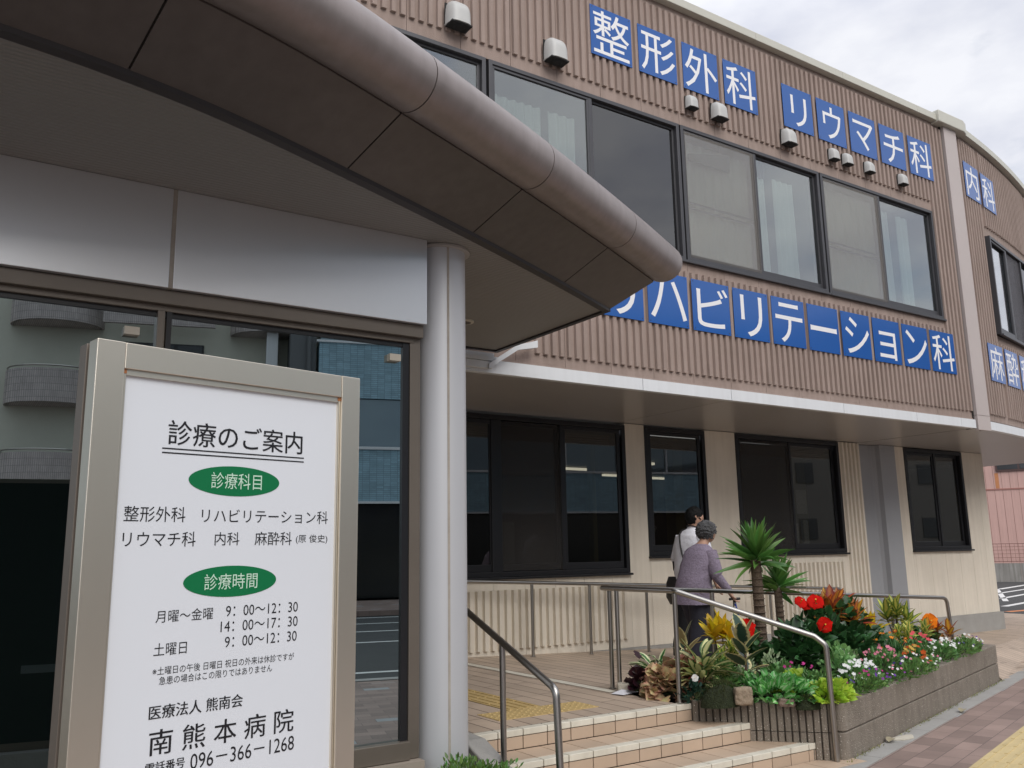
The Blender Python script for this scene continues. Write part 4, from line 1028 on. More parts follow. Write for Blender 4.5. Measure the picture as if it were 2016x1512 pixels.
def scatter_blossoms(r, name, m, rx, ry, h, n, rad, lean=(-.35, -.6, .8), eye=None, petals=5, low=0, yaw=0, cup=.2):
    mb = MB(); e = MB(); cy, sy = math.cos(yaw), math.sin(yaw)
    for i in range(n):
        az = rnd.uniform(0, 2 * PI); q = math.sqrt(rnd.random()); x = q * math.cos(az) * rx; y = q * math.sin(az) * ry
        z = low + (h - low) * math.sqrt(max(0, 1 - q * q * .9)) + rnd.uniform(-.01, .03)
        p = Vector((x * cy - y * sy, x * sy + y * cy, z)); d = Vector(lean) + Vector((rnd.uniform(-.5, .5), rnd.uniform(-.5, .5), rnd.uniform(-.3, .3)))
        s = rad * rnd.uniform(.75, 1.2); blossom(mb, p, d, s, petals, cup)
        if eye: blossom(e, p + d.normalized() * s * .25, d, s * .35, 5, .1)
    o = mb.build(name, m, r, smooth='leaf'); o['kind'] = 'stuff'
    if eye: q_ = e.build(name + '_eye', eye, o, smooth='leaf'); q_['kind'] = 'stuff'
    return o
LM = leaf_mat
L_YUC = LM('leaf_yucca', (.085, .20, .04), (.12, .27, .06), .6, .3, .35, .35, .02)
L_HIB = LM('leaf_hibiscus', (.026, .080, .026), (.040, .115, .035), .5, .3, .3, .4, .01, .12)
L_CROY = LM('leaf_croton_yellow', (0.800, 0.559, 0.026), (0.624, 0.468, 0.026), .6, .2, .4, .25, .02, .3)
L_CROR = LM('leaf_croton_orange', (.74, .32, .05), (.34, .07, .035), .45, .35, .38, .5, .035, .3)
L_CROG = LM('leaf_croton_gold', (0.675, 0.621, 0.135), (0.135, 0.230, 0.041), .45, .25, .4, .3, .02, .3)
L_CROV = LM('leaf_croton_variegated', (0.135, 0.257, 0.054), (0.743, 0.702, 0.189), .45, .2, .4, .3, .02, .3)
L_RUB = LM('leaf_rubber', (.035, .075, .05), (.62, .56, .28), .66, .08, .28, .25, .01, .15)
L_RUBP = LM('leaf_rubber_pink', (.27, .19, .09), (.62, .52, .28), .66, .1, .28, .25, .01, .2)
L_HOS = LM('leaf_hosta', (.68, .66, .32), (.06, .15, .035), .62, .14, .4, .2, .01, .25)
L_HOSW = LM('leaf_hosta_edge', (.05, .16, .04), (.72, .74, .46), .5, .12, .4, .2, .01, .25)
L_HEU = LM('leaf_heuchera', (0.506, 0.421, 0.220), (0.506, 0.278, 0.177), .5, .4, .55, .4, .03, .2)
L_HEUR = LM('leaf_heuchera_red', (0.408, 0.120, 0.072), (0.432, 0.216, 0.132), .6, .3, .5, .35, .02, .2)
L_HEUD = LM('leaf_heuchera_dark', (.030, .008, .014), (.05, .015, .02), .5, .3, .45, .4, .02, .1)
L_LIME = LM('leaf_lime', (.50, .66, .08), (.42, .62, .07), .6, .3, .45, .25, .015, .35)
L_PALE = LM('leaf_pale_veined', (.50, .66, .40), (.13, .42, .10), .2, .2, .45, .22, .012, .25)
L_MID = LM('leaf_mid_green', (.115, .25, .070), (.135, .28, .085), .6, .3, .5, .35, .02, .25)
L_FINE = LM('leaf_fine_green', (.125, .25, .065), (.145, .28, .075), .6, .3, .5, .35, .02, .25)
L_LITE = LM('leaf_light_green', (.26, .48, .18), (.22, .44, .15), .6, .3, .5, .3, .015, .3)
L_DUST = LM('leaf_grey_white', (0.459, 0.567, 0.351), (0.405, 0.513, 0.297), .6, .3, .6, .3, .01, .25)
L_BUSH = LM('leaf_box', (0.083, 0.180, 0.038), (0.135, 0.255, 0.053), .6, .3, .4, .45, .03, .2)
L_FEA = LM('leaf_feathery', (.28, .42, .06), (.24, .38, .05), .6, .3, .5, .3, .015, .35)
L_MAG = LM('leaf_marigold', (0.045, 0.143, 0.033), (0.060, 0.180, 0.045), .6, .3, .5, .35, .02, .2)
F_RED = mat('petal_red', (.60, .010, .006), .75, spec=.1, island=.15, transl=.25); F_ORG = mat('petal_orange', (.80, .22, .015), .75, spec=.1, island=.2, transl=.25)
F_WHT = mat('petal_white', (.78, .78, .76), .75, spec=.1, transl=.2); F_PNK = mat('petal_pink', (.66, .22, .30), .75, spec=.1, island=.25, transl=.2)
F_MAG = mat('petal_magenta', (.50, .055, .24), .75, spec=.1, island=.25, transl=.2); F_VIO = mat('petal_violet', (.16, .05, .30), .75, spec=.1, island=.4, hue=.05, transl=.2)
F_COR = mat('petal_coral', (.68, .10, .12), .75, spec=.1, island=.25, transl=.2); F_RUST = mat('petal_rust', (.38, .07, .015), .75, spec=.1, island=.25)
F_YEL = mat('flower_eye_yellow', (.7, .42, .03), .6)

def yucca(label, x, y, z, th, tr, n, L_, W_):
    r = plant('yucca', label, 'yucca', x, y, z, 'yuccas in the flower bed')
    mb = MB(); mb.tube([(.0, 0, -.05), (.012, .01, th * .5), (-.01, 0, th)], [tr * 1.15, tr, tr * .95], 14)
    tk = mb.build('trunk', mat('yucca_bark', (.14, .10, .07), .9, noise_scale=14, var=.5, bump=1, bump_scale=45), r, smooth=True)
    mb = MB()
    for i in range(16): mb.tube([(0.0, 0, th * (.05 + i * .06)), (0.0, 0, th * (.05 + i * .06) + .008)], [tr * 1.16, tr * 1.02], 14)
    mb.build('bark_ring', mat('yucca_ring', (.10, .07, .05), .95), tk)
    mb = MB()
    for i in range(n):
        t = i / (n - 1); az = i * 2.39996 + rnd.uniform(-.3, .3); el = -.25 + 1.6 * t ** .75 + rnd.uniform(-.28, .28)
        d = Vector((math.cos(az) * math.cos(el), math.sin(az) * math.cos(el), math.sin(el)))
        leaf(mb, Vector((0, 0, th - .04 + .10 * t)) + d * .02, d, L_ * rnd.uniform(.75, 1.08) * (1 - .15 * t), W_ * rnd.uniform(.85, 1.1), 'sword', rnd.uniform(.1, .9) * (1.2 - t), .35, 6, rnd.uniform(-.9, .9))
    mb.build('crown', L_YUC, r, smooth='leaf'); return r
yucca('taller yucca with a thick brown trunk and sword leaves', 6.40, -1.22, .43, 1.0, .050, 70, .385, .07)
yucca('shorter yucca with a thin trunk right of the taller one', 6.70, -1.2, .43, .74, .038, 46, .315, .06)

def hibiscus_flower(r, p, d, rad, m, name='flower'):
    mb = MB(); d = Vector(d).normalized(); a = d.orthogonal().normalized(); b = d.cross(a)
    for k in range(5):
        th = k * 2 * PI / 5 + .3; c = a * math.cos(th) + b * math.sin(th); e = -a * math.sin(th) + b * math.cos(th); vs = []; fs = []
        for i in range(5):
            t = i / 4
            for j in range(5):
                u = -1 + j / 2; w_ = rad * .74 * math.sin(PI * min(1, .12 + t * .8)) ** .7
                vs.append(Vector(p) + c * rad * t * (1 - .10 * u * u + .08 * math.sin(k * 2.3 + j * 1.9)) + e * u * w_ + d * (rad * (.10 + .38 * t - .28 * t * t) + .15 * rad * math.sin(j * 2.1 + k * 1.7 + 3 * t) * t + .012 * rad * k))
        for i in range(4):
            for j in range(4): fs.append((i * 5 + j, i * 5 + j + 1, (i + 1) * 5 + j + 1, (i + 1) * 5 + j))
        mb.add(vs, fs)
    f = mb.build(name, m, r, smooth='leaf')
    mb = MB(); mb.tube([Vector(p), Vector(p) + d * rad * .9], [rad * .05, rad * .09], 6); mb.build('stamen', F_YEL, f)
VC = Vector((-.68, -.70, .2))
r = mound('hibiscus', 'large dark green hibiscus with red blooms, behind the flowers at the middle of the bed', 7.25, -1.35, .40, .88, .42, .66, 1150, .115, .075, L_HIB, 'heart', .8, .1, fold=.2, cat='shrub', yaw=.05)
for p, rad in (((-.30, -.06, .63), .078), ((-.44, .0, .63), .062), ((-.36, .0, .60), .05), ((.30, .0, .62), .028)):
    hibiscus_flower(r, p, VC + Vector((rnd.uniform(-.5, .5), rnd.uniform(-.5, .5), rnd.uniform(.1, .7))), rad, F_RED)
r = mound('hibiscus', 'small dark green hibiscus with a red bloom, left of the yucca trunks', 6.2, -1.25, .40, .30, .22, .48, 190, .10, .065, L_HIB, 'heart', .8, .1, cat='shrub')
hibiscus_flower(r, (-.16, -.12, .45), VC, .085, F_RED)
r = mound('hibiscus', 'dark green hibiscus hiding the foot of the yucca trunks', 6.62, -1.52, .40, .46, .28, .56, 560, .115, .075, L_HIB, 'heart', .8, .1, fold=.2, cat='shrub')
hibiscus_flower(r, (.06, -.18, .46), VC, .07, F_RED)
r = mound('hibiscus', 'small dark hibiscus with one orange bloom near the far end of the bed', 8.95, -1.16, .40, .30, .2, .30, 170, .10, .065, L_HIB, 'heart', .8, .1, cat='shrub')
hibiscus_flower(r, (.12, -.05, .33), VC, .085, F_ORG)

def croton(label, x, y, z, h, n, L_, W_, m, heads=3, spread=.1, el0=.1):
    r = plant('croton', label, 'croton', x, y, z, 'crotons in the flower bed'); mb = MB(); sb = MB()
    for k in range(heads):
        az = k * 2.3 + rnd.random(); b = Vector((math.cos(az) * spread, math.sin(az) * spread, h * rnd.uniform(.72, 1)))
        if k == 0: b = Vector((0, 0, h))
        sb.tube([(0, 0, -.04), b * .5 + Vector((0, 0, .02)), b + Vector((0, 0, .05))], [.008, .007, .005], 6)
        rosette(mb, b, n, L_, W_, 'oval', el0, 1.35, .55, .25, 5, h=.07)
    mb.build('foliage', m, r, smooth='leaf'); sb.build('stem', M_STEMR, r); return r
croton('bright yellow croton by the walkers, left of the dark hibiscus', 5.86, -1.26, .42, .34, 15, .21, .07, L_CROY, 3, .09)
croton('croton with red and orange leaves standing highest right of the yuccas', 7.42, -1.30, .44, .47, 17, .22, .085, L_CROR, 5, .14, .0)
croton('tall yellow and green variegated croton by the grey steel cover', 8.6, -1.14, .42, .37, 14, .20, .065, L_CROG, 4, .1)
croton('low yellow croton with long leaves, left of the variegated one', 8.02, -1.24, .42, .22, 14, .22, .06, L_CROY, 2, .08)
croton('low curly variegated croton below the tall yellow one', 8.5, -1.32, .42, .2, 22, .12, .05, L_CROV, 5, .16)
croton('small croton with red and yellow leaves at the far end of the bed', 9.14, -1.24, .42, .16, 13, .16, .06, L_CROR, 4, .12, -.1)
croton('low golden croton beneath the bright yellow one', 5.78, -1.42, .42, .22, 16, .11, .05, L_CROV, 3, .1)

def rubber(label, x, y, z, h, tiers, L_, W_):
    r = plant('rubber_plant', label, 'rubber plant', x, y, z, 'rubber plants in the flower bed'); sb = MB(); sb.tube([(0, 0, -.05), (.01, 0, h * .5), (0, 0, h + .08)], [.011, .009, .005], 8)
    mb = MB()
    for i in range(tiers):
        mp_ = MB()
        t = i / (tiers - 1); az = i * 2.2 + .5; el = .25 + .95 * t; d = Vector((math.cos(az) * math.cos(el), math.sin(az) * math.cos(el), math.sin(el)))
        leaf(mp_ if i in (1, tiers - 2, tiers - 4) else mb, Vector((0, 0, h * (.25 + .75 * t))), d, L_ * (1 - .2 * t), W_, 'oval', .35, .12, 7, rnd.uniform(-.5, .5))
        if mp_.v: mp_.build('young_leaf', L_RUBP, r, smooth='leaf')
    mb.build('foliage', L_RUB, r, smooth='leaf'); sb.build('stem', M_STEMR, r)
rubber('rubber plant with cream edged leaves at the front, left of the pale ground leaves', 5.42, -1.90, .42, .44, 13, .24, .125)
rubber('slim rubber plant with cream edged leaves by the handrail post', 5.40, -1.26, .40, .38, 9, .24, .085)

def hosta(label, x, y, z, n, L_, W_, m, h=.12):
    r = plant('hosta', label, 'hosta', x, y, z, 'hostas in the flower bed'); mb = MB(); sb = MB()
    for i in range(n):
        az = rnd.uniform(0, 2 * PI); q = rnd.random() ** .6; b = Vector((math.cos(az) * .11 * q, math.sin(az) * .11 * q, h * rnd.uniform(.3, 1.3) * (1.2 - q * .5))); el = rnd.uniform(.05, 1.25) * (1.1 - q * .6)
        d = Vector((math.cos(az) * math.cos(el), math.sin(az) * math.cos(el), math.sin(el))); s = rnd.uniform(.7, 1.15)
        leaf(mb, b, d, L_ * s, W_ * s, 'oval', rnd.uniform(.3, 1.1), .3, 6, rnd.uniform(-.4, .4))
        if i % 3 == 0: sb.tube([(b.x * .3, b.y * .3, -.03), b], [.004, .003], 5)
    mb.build('foliage', m, r, smooth='leaf'); sb.build('stem', M_STEM, r); return r
hosta('cream centred hosta with broad leaves in the middle of the left group', 5.24, -1.60, .44, 74, .19, .07, L_HOS, .20)
hosta('white edged hosta at the far left, above the bronze heuchera', 5.26, -1.05, .42, 34, .18, .065, L_HOSW, .17)
hosta('white edged hosta right of the slim rubber plant', 5.48, -1.36, .42, 44, .15, .05, L_HOSW, .14)
mound('heuchera', 'bronze ruffled heuchera spilling over the left edge of the bed', 5.12, -1.40, .39, .25, .30, .29, 230, .10, .105, L_HEU, 'lobed', 1.1, -.05, fold=.15, inner=.6, seg=6)
mound('heuchera', 'russet heuchera on top of the bronze one by the post', 5.2, -1.46, .5, .13, .15, .20, 60, .09, .09, L_HEUR, 'lobed', 1.0, .1, fold=.15, inner=.6, seg=6)
mound('heuchera', 'dark maroon heuchera at the leftmost tip of the bed', 5.03, -1.12, .39, .13, .13, .24, 60, .09, .09, L_HEUD, 'lobed', 1.0, .1, fold=.15, inner=.55, seg=6)
r = mound('viola', 'dark leaved viola with a white and purple bloom behind the step corner', 5.05, -1.72, .40, .14, .13, .15, 110, .055, .035, LM('leaf_viola', (.012, .045, .03), (.02, .06, .035), .6, .3, .4, .35, .01, .1), 'oval', .6, .2)
hibiscus_flower(r, (-.05, -.05, .17), VC, .028, F_WHT)
def fuzz(name, label, cat, x, y, z, rx, ry, h, n, m, L_=.03):
    r = plant(name, label, cat, x, y, z); mb = MB()
    core = MB(); pr = []
    for i in range(7):
        t = i / 6; pr.append([(rx * .92 * math.cos(t * PI / 2) * math.cos(a) * (1 + .1 * math.sin(3 * a)), ry * .92 * math.cos(t * PI / 2) * math.sin(a), h * .9 * math.sin(t * PI / 2) - .01) for a in [k * 2 * PI / 20 for k in range(20)]])
    core.extrude(pr, None); core.build('cushion', mat('moss_core', (.03, .04, .015), .95, bump=1, bump_scale=90, noise_scale=20, var=.5), r, smooth=True)
    for i in range(n):
        az = rnd.uniform(0, 2 * PI); el = math.asin(rnd.random()); u = Vector((math.cos(az) * math.cos(el), math.sin(az) * math.cos(el), math.sin(el)))
        leaf(mb, (u.x * rx * .93, u.y * ry * .93, u.z * h * .93), u + Vector((rnd.uniform(-.5, .5), rnd.uniform(-.5, .5), rnd.uniform(-.2, .4))), L_ * rnd.uniform(.5, 1.1), .004, 'lance', .3, .1, 2)
    o = mb.build('moss_tuft', m, r, smooth='leaf'); o['kind'] = 'stuff'
    return r
L_MOSS = LM('moss_tuft', (.045, .06, .016), (.06, .075, .02), .5, .4, .8, .5, .03, .1)
fuzz('moss_mound', 'dark green moss mound left of the squarish stone', 'moss', 5.12, -1.92, .385, .20, .12, .17, 1500, L_MOSS, .035)
fuzz('moss_mound', 'low moss patch hanging over the fluted wall near the street corner', 'moss', 5.60, -2.36, .375, .16, .08, .075, 800, L_MOSS, .035)
def rock(label, x, y, z, s, seed, col=(.36, .28, .20)):
    bm = bmesh.new(); bmesh.ops.create_icosphere(bm, subdivisions=4, radius=1)
    for v in bm.verts:
        c = v.co.copy(); k = max(abs(c.x), abs(c.y), abs(c.z)); c = c.lerp(c / k * .82, .75)
        c += c.normalized() * (.10 * noise.noise(c * 1.6 + Vector((seed, 0, 0))) + .05 * noise.noise(c * 5 + Vector((seed, 9, 0))))
        v.co = Vector((c.x * s[0], c.y * s[1], c.z * s[2]))
    me = bpy.data.meshes.new('stone'); bm.to_mesh(me); bm.free(); me.materials.append(mat('stone_%d' % int(seed), col, .9, noise_scale=14, var=.55, bump=1, bump_scale=35)); me.polygons.foreach_set('use_smooth', [True] * len(me.polygons))
    o = bpy.data.objects.new('stone', me); COL.objects.link(o); o.location = (x, y, z); o.rotation_euler = (0, 0, -.7); tag(o, label, 'stone', 'stones in the flower bed')
rock('squarish tan stone on the bed edge above the fluted wall', 5.20, -2.06, .455, (.082, .06, .075), 3)
rock('flat pinkish stone under the pale leaves near the street corner', 5.44, -2.26, .41, (.07, .05, .035), 5, (.30, .22, .18))
rock('pale stone on the floor left of the maroon heuchera', 4.93, -1.0, .42, (.06, .06, .045), 9, (.5, .46, .38))
mound('nettle', 'sprawling plant with pale veined leaves along the front edge above the fluted wall', 5.50, -2.10, .40, .36, .27, .20, 420, .075, .056, L_PALE, 'oval', .6, .3, yaw=-.8)
mound('nettle', 'thin trailing plant with drooping buds left of the pale veined leaves', 5.28, -1.80, .40, .16, .14, .20, 170, .06, .022, L_FINE, 'lance', .9, .1)
mound('sweet_potato_vine', 'lime green sweet potato vine spilling over the street corner of the bed', 5.84, -2.36, .40, .30, .16, .14, 330, .075, .062, L_LIME, 'heart', .8, .2, yaw=.3)
mound('sweet_potato_vine', 'lime green vine behind the slanting handrail post', 5.70, -2.10, .42, .14, .12, .16, 90, .075, .06, L_LIME, 'heart', .8, .2)
mound('coleus', 'fresh light green bush right of the slanting handrail', 6.62, -1.86, .42, .17, .17, .34, 230, .06, .04, L_LITE, 'oval', .6, .35)
mound('dusty_plant', 'grey white dusty leaved plant below the red hibiscus blooms', 6.12, -1.56, .42, .13, .12, .30, 170, .045, .025, L_DUST, 'lobed', .5, .3, group='grey white plants in the bed')
mound('dusty_plant', 'small grey white plant between the dark hibiscus and the white flowers', 6.85, -1.80, .42, .12, .11, .27, 130, .045, .025, L_DUST, 'lobed', .5, .3, group='grey white plants in the bed')
mound('dusty_plant', 'grey white plant right behind the rubber plant at the front', 5.72, -1.62, .42, .15, .13, .26, 170, .045, .028, L_DUST, 'lobed', .5, .3, group='grey white plants in the bed')
mound('fern', 'bright feathery plant in front of the ribbed cream corner', 8.28, -1.02, .42, .22, .16, .42, 420, .07, .010, L_FEA, 'lance', .5, .5)
def bloomer(name, label, x, y, rx, ry, h, nl, ml, L_, W_, kind, fm, nf, rad, yaw=.28, eye=None, lean=(-.4, -.6, .8), fn='blossom', z=.40):
    r = mound(name, label, x, y, z, rx * 1.08, ry * 1.15, h * 1.12, int(nl * 1.5), L_, W_ * 1.1, ml, kind, .5, .4, yaw=yaw, group='low flowering plants in the bed')
    for f, q in zip(fm if isinstance(fm, (list, tuple)) else [fm], nf if isinstance(nf, (list, tuple)) else [nf]):
        scatter_blossoms(r, fn, f, rx * .95, ry * .95, h + .02, q, rad, lean, eye, 5, .02, yaw)
    return r
mound('fern', 'mid green ferny plant between the yellow croton and the cream hosta', 5.60, -1.48, .42, .20, .18, .26, 420, .07, .018, L_FINE, 'lance', .8, .3)
mound('fern', 'mid green ferny plant behind the hosta by the handrail post', 5.34, -1.38, .42, .16, .16, .24, 300, .07, .018, L_FINE, 'lance', .8, .3)
mound('fern', 'mid green ground plant under the yucca trunks', 6.05, -1.72, .40, .22, .16, .22, 360, .06, .026, L_MID, 'oval', .6, .3)
mound('fern', 'mid green ground plant between the lime vine and the white flowers', 6.15, -2.0, .40, .24, .14, .17, 320, .05, .026, L_MID, 'oval', .6, .3)
mound('fern', 'mid green ground plant before the dark hibiscus', 7.0, -1.66, .40, .30, .14, .26, 380, .05, .024, L_MID, 'oval', .6, .3)
mound('fern', 'mid green ground plant behind the small white flowers', 8.3, -1.36, .40, .34, .14, .22, 380, .05, .024, L_MID, 'oval', .6, .3)
bloomer('busy_lizzie', 'clump of white flowers in the middle of the street edge', 6.58, -2.08, .36, .15, .17, 420, L_MID, .045, .022, 'oval', F_WHT, 46, .017)
bloomer('pentas', 'clump of pale pink flowers right of the white ones', 7.22, -1.86, .36, .17, .23, 420, L_MID, .055, .02, 'lance', F_PNK, 34, .014)
bloomer('pentas', 'low magenta flowers behind the lime vine', 5.98, -1.95, .24, .18, .18, 220, L_MID, .045, .02, 'lance', F_MAG, 14, .014)
bloomer('viola', 'purple and violet flowers trailing over the wall top near the street corner', 6.45, -2.23, .52, .12, .11, 520, L_FINE, .035, .016, 'oval', [F_VIO, F_MAG], [18, 10], .012)
bloomer('gazania', 'orange gazania blooms on dark feathery leaves', 7.72, -1.62, .32, .22, .30, 620, L_MAG, .06, .010, 'lance', [F_ORG, F_RUST], [14, 10], .019, eye=F_YEL)
bloomer('marigold', 'rusty marigolds on dark green leaves before the orange blooms', 7.70, -1.88, .28, .12, .19, 360, L_MAG, .05, .010, 'lance', [F_RUST, mat('petal_mustard', (.42, .26, .02), .6, island=.2)], [16, 14], .022)
bloomer('pentas', 'coral pink flowers behind the rusty marigolds', 8.28, -1.56, .26, .14, .26, 240, L_MID, .05, .018, 'lance', F_COR, 16, .020)
bloomer('busy_lizzie', 'small white flowers toward the far end of the street edge', 8.62, -1.58, .42, .13, .17, 360, L_MID, .045, .02, 'oval', F_WHT, 36, .016)
bloomer('alyssum', 'low green edging with tiny white and violet flowers along the street wall', 7.5, -2.0, .75, .11, .14, 620, L_FINE, .035, .016, 'oval', [F_WHT, F_VIO, F_PNK], [24, 10, 10], .012)
bloomer('alyssum', 'low green edging with tiny flowers at the far tip of the bed', 9.25, -1.45, .68, .13, .15, 560, L_FINE, .04, .018, 'oval', [F_WHT, F_VIO], [26, 10], .012)
mb = MB()
for i in range(900):
    t_ = rnd.uniform(-.05, 4.85); c_ = noise.noise((t_ * 1.7, 3, 0))
    if c_ < -.12 and rnd.random() < .8: continue
    leaf(mb, street(t_, rnd.uniform(.004, .045) , .003), (rnd.uniform(-1, 1), rnd.uniform(-1, 1), rnd.uniform(.1, .9)), rnd.uniform(.008, .03), .006, 'lance', .5, .1, 2)
ch_ = MB(); c0 = street(1.02, .09)
ch_.prism([tuple((c0 + Vector((.13 * math.cos(a) * (1 + .3 * math.sin(3 * a)), .06 * math.sin(a) * (1 + .2 * math.cos(2 * a)), 0))).xy) for a in [k * PI / 7 for k in range(14)]], .004, .018)
tag(ch_.build('concrete_chip', mat('chip_pale', (.58, .54, .45), .9, noise_scale=20, var=.4), bevel=.004), 'pale broken concrete chip on the gutter strip at the planter foot', 'rubble')
wd_ = mb.build('weeds', LM('leaf_weed', (.22, .24, .07), (.26, .26, .09), .6, .3, .7, .5, .03, .2), smooth='leaf'); wd_['kind'] = 'stuff'
# clipped shrubs before the entrance window
for i, (x, y, s, lb) in enumerate([(2.50, -2.62, .95, 'clipped box shrub at the foot of the round column'), (2.0, -2.75, .9, 'clipped box shrub below the glass right of the clinic sign'), (1.35, -2.8, .9, 'clipped box shrub behind the clinic sign'), (.6, -2.9, .95, 'clipped box shrub behind the left edge of the clinic sign'), (-.3, -2.95, 1, 'clipped box shrub left of the clinic sign')]):
    mound('box_shrub', lb, x, y, .26, .42 * s, .27 * s, .245 * s, 1900, .034, .014, L_BUSH, 'lance', .3, .5, group='clipped shrubs before the entrance window', cat='shrub', inner=.5)
# small litter
mb = MB(); mb.add([(0, 0, .004), (.20, .04, .004), (.22, -.10, .010), (.03, -.12, .004), (.1, -.02, .03)], [(0, 3, 4), (0, 4, 1), (1, 4, 2), (2, 4, 3)]); o = tag(mb.build('paper_sheet', mat('paper', (.7, .7, .74), .7)), 'crumpled white paper lying under the two handrail posts', 'paper'); o.location = (4.78, -1.02, .385)
for x, y, s, lb in ((6.48, -2.37, .05, 'dry brown leaf on the pavement against the planter foot'), (8.12, -2.02, .05, 'curled leaf on the pavement halfway along the planter')):
    mb = MB(); leaf(mb, (0, 0, .012), (1, .3, .25), s * 2.6, s * 1.4, 'oval', .8, .4, 6); o = tag(mb.build('fallen_leaf', mat('dry_leaf', (.30, .26, .17), .8, island=.2), smooth='leaf'), lb, 'leaf', 'fallen leaves on the pavement'); o.location = (x, y, .006)

# ================================================================== PEOPLE
def skin_body(name, verts, edges, m, parent):
    """verts: (x,y,z,r). One continuous surface grown over the joint skeleton"""
    me = bpy.data.meshes.new(name); me.from_pydata([v[:3] for v in verts], edges, [])
    o = bpy.data.objects.new(name, me); COL.objects.link(o)
    sk = o.modifiers.new('Skin', 'SKIN'); sk.use_smooth_shade = True
    if not me.skin_vertices: me.skin_vertices.new()
    for i, v in enumerate(verts):
        s = me.skin_vertices[0].data[i]; r_ = v[3]; s.radius = r_ if isinstance(r_, tuple) else (r_, r_); s.use_root = (i == 0)
    sb = o.modifiers.new('Sub', 'SUBSURF'); sb.levels = 2; sb.render_levels = 2
    dg = bpy.context.evaluated_depsgraph_get(); dg.update(); m2 = bpy.data.meshes.new_from_object(o.evaluated_get(dg))
    bpy.data.objects.remove(o); m2.materials.clear(); m2.materials.append(m); m2.polygons.foreach_set('use_smooth', [True] * len(m2.polygons))
    o = bpy.data.objects.new(name, m2); COL.objects.link(o); o.parent = parent; return o
def ring(c, rx, ry, n=28, tilt=0, wr=0, seed=0, sq=2.3):
    pts = []
    for k in range(n):
        a = 2 * PI * k / n; ca, sa = math.cos(a), math.sin(a)
        x = rx * math.copysign(abs(ca) ** (2 / sq), ca); y = ry * math.copysign(abs(sa) ** (2 / sq), sa); s = 1 + wr * noise.noise((ca * 2.2, sa * 2.2 + seed, c[2] * 6))
        v = Matrix.Rotation(tilt, 3, 'Y') @ Vector((x * s, y * s, 0)); pts.append(Vector(c) + v)
    return pts
def loft(mb, rs, n=28): mb.extrude([ring(c, rx, ry, n, tl, wr, i * .37) for i, (c, rx, ry, tl, wr) in enumerate(rs)], None)
def refine(rs, k=4):
    o = []
    for i in range(len(rs) - 1):
        for j in range(k):
            t = j / k; t2 = t * t * (3 - 2 * t) * .5 + t * .5
            a, b = rs[i], rs[i + 1]; o.append((Vector(a[0]).lerp(Vector(b[0]), t), a[1] + (b[1] - a[1]) * t2, a[2] + (b[2] - a[2]) * t2, a[3] + (b[3] - a[3]) * t, a[4] + (b[4] - a[4]) * t))
    o.append((Vector(rs[-1][0]), *rs[-1][1:])); return o
M_SKIN = mat('skin', (.46, .27, .19), .55, noise_scale=30, var=.1)
def fingers(V, E, wi, wrist, palm_dir, side, sc=1, curl=.5):
    """palm and five separate fingers grown from the wrist joint index wi"""
    w_ = Vector(wrist); pd = Vector(palm_dir).normalized(); sd2 = Vector(side).normalized(); nn = pd.cross(sd2)
    V.append((*(w_ + pd * .045 * sc), .026 * sc)); pi_ = len(V) - 1; E.append((wi, pi_))
    for k, (off, ln) in enumerate(((-.024, .066), (-.008, .075), (.008, .07), (.024, .055))):
        b = w_ + pd * .082 * sc + sd2 * off * sc; V.append((*b, .0095 * sc)); bi = len(V) - 1; E.append((pi_, bi)); p = b; d = pd.copy()
        for j in range(3):
            d = (d + nn * curl * .6).normalized(); p = p + d * ln * .36 * sc; V.append((*p, (.0088 - .0008 * j) * sc)); E.append((len(V) - 2 if j else bi, len(V) - 1))
    b = w_ + pd * .03 * sc - sd2 * .032 * sc; V.append((*b, .011 * sc)); E.append((pi_, len(V) - 1)); p = b + pd * .03 * sc + nn * .012 * sc - sd2 * .008 * sc; V.append((*p, .0095 * sc)); E.append((len(V) - 2, len(V) - 1))
    p = p + pd * .022 * sc + nn * .015 * sc; V.append((*p, .0085 * sc)); E.append((len(V) - 2, len(V) - 1))
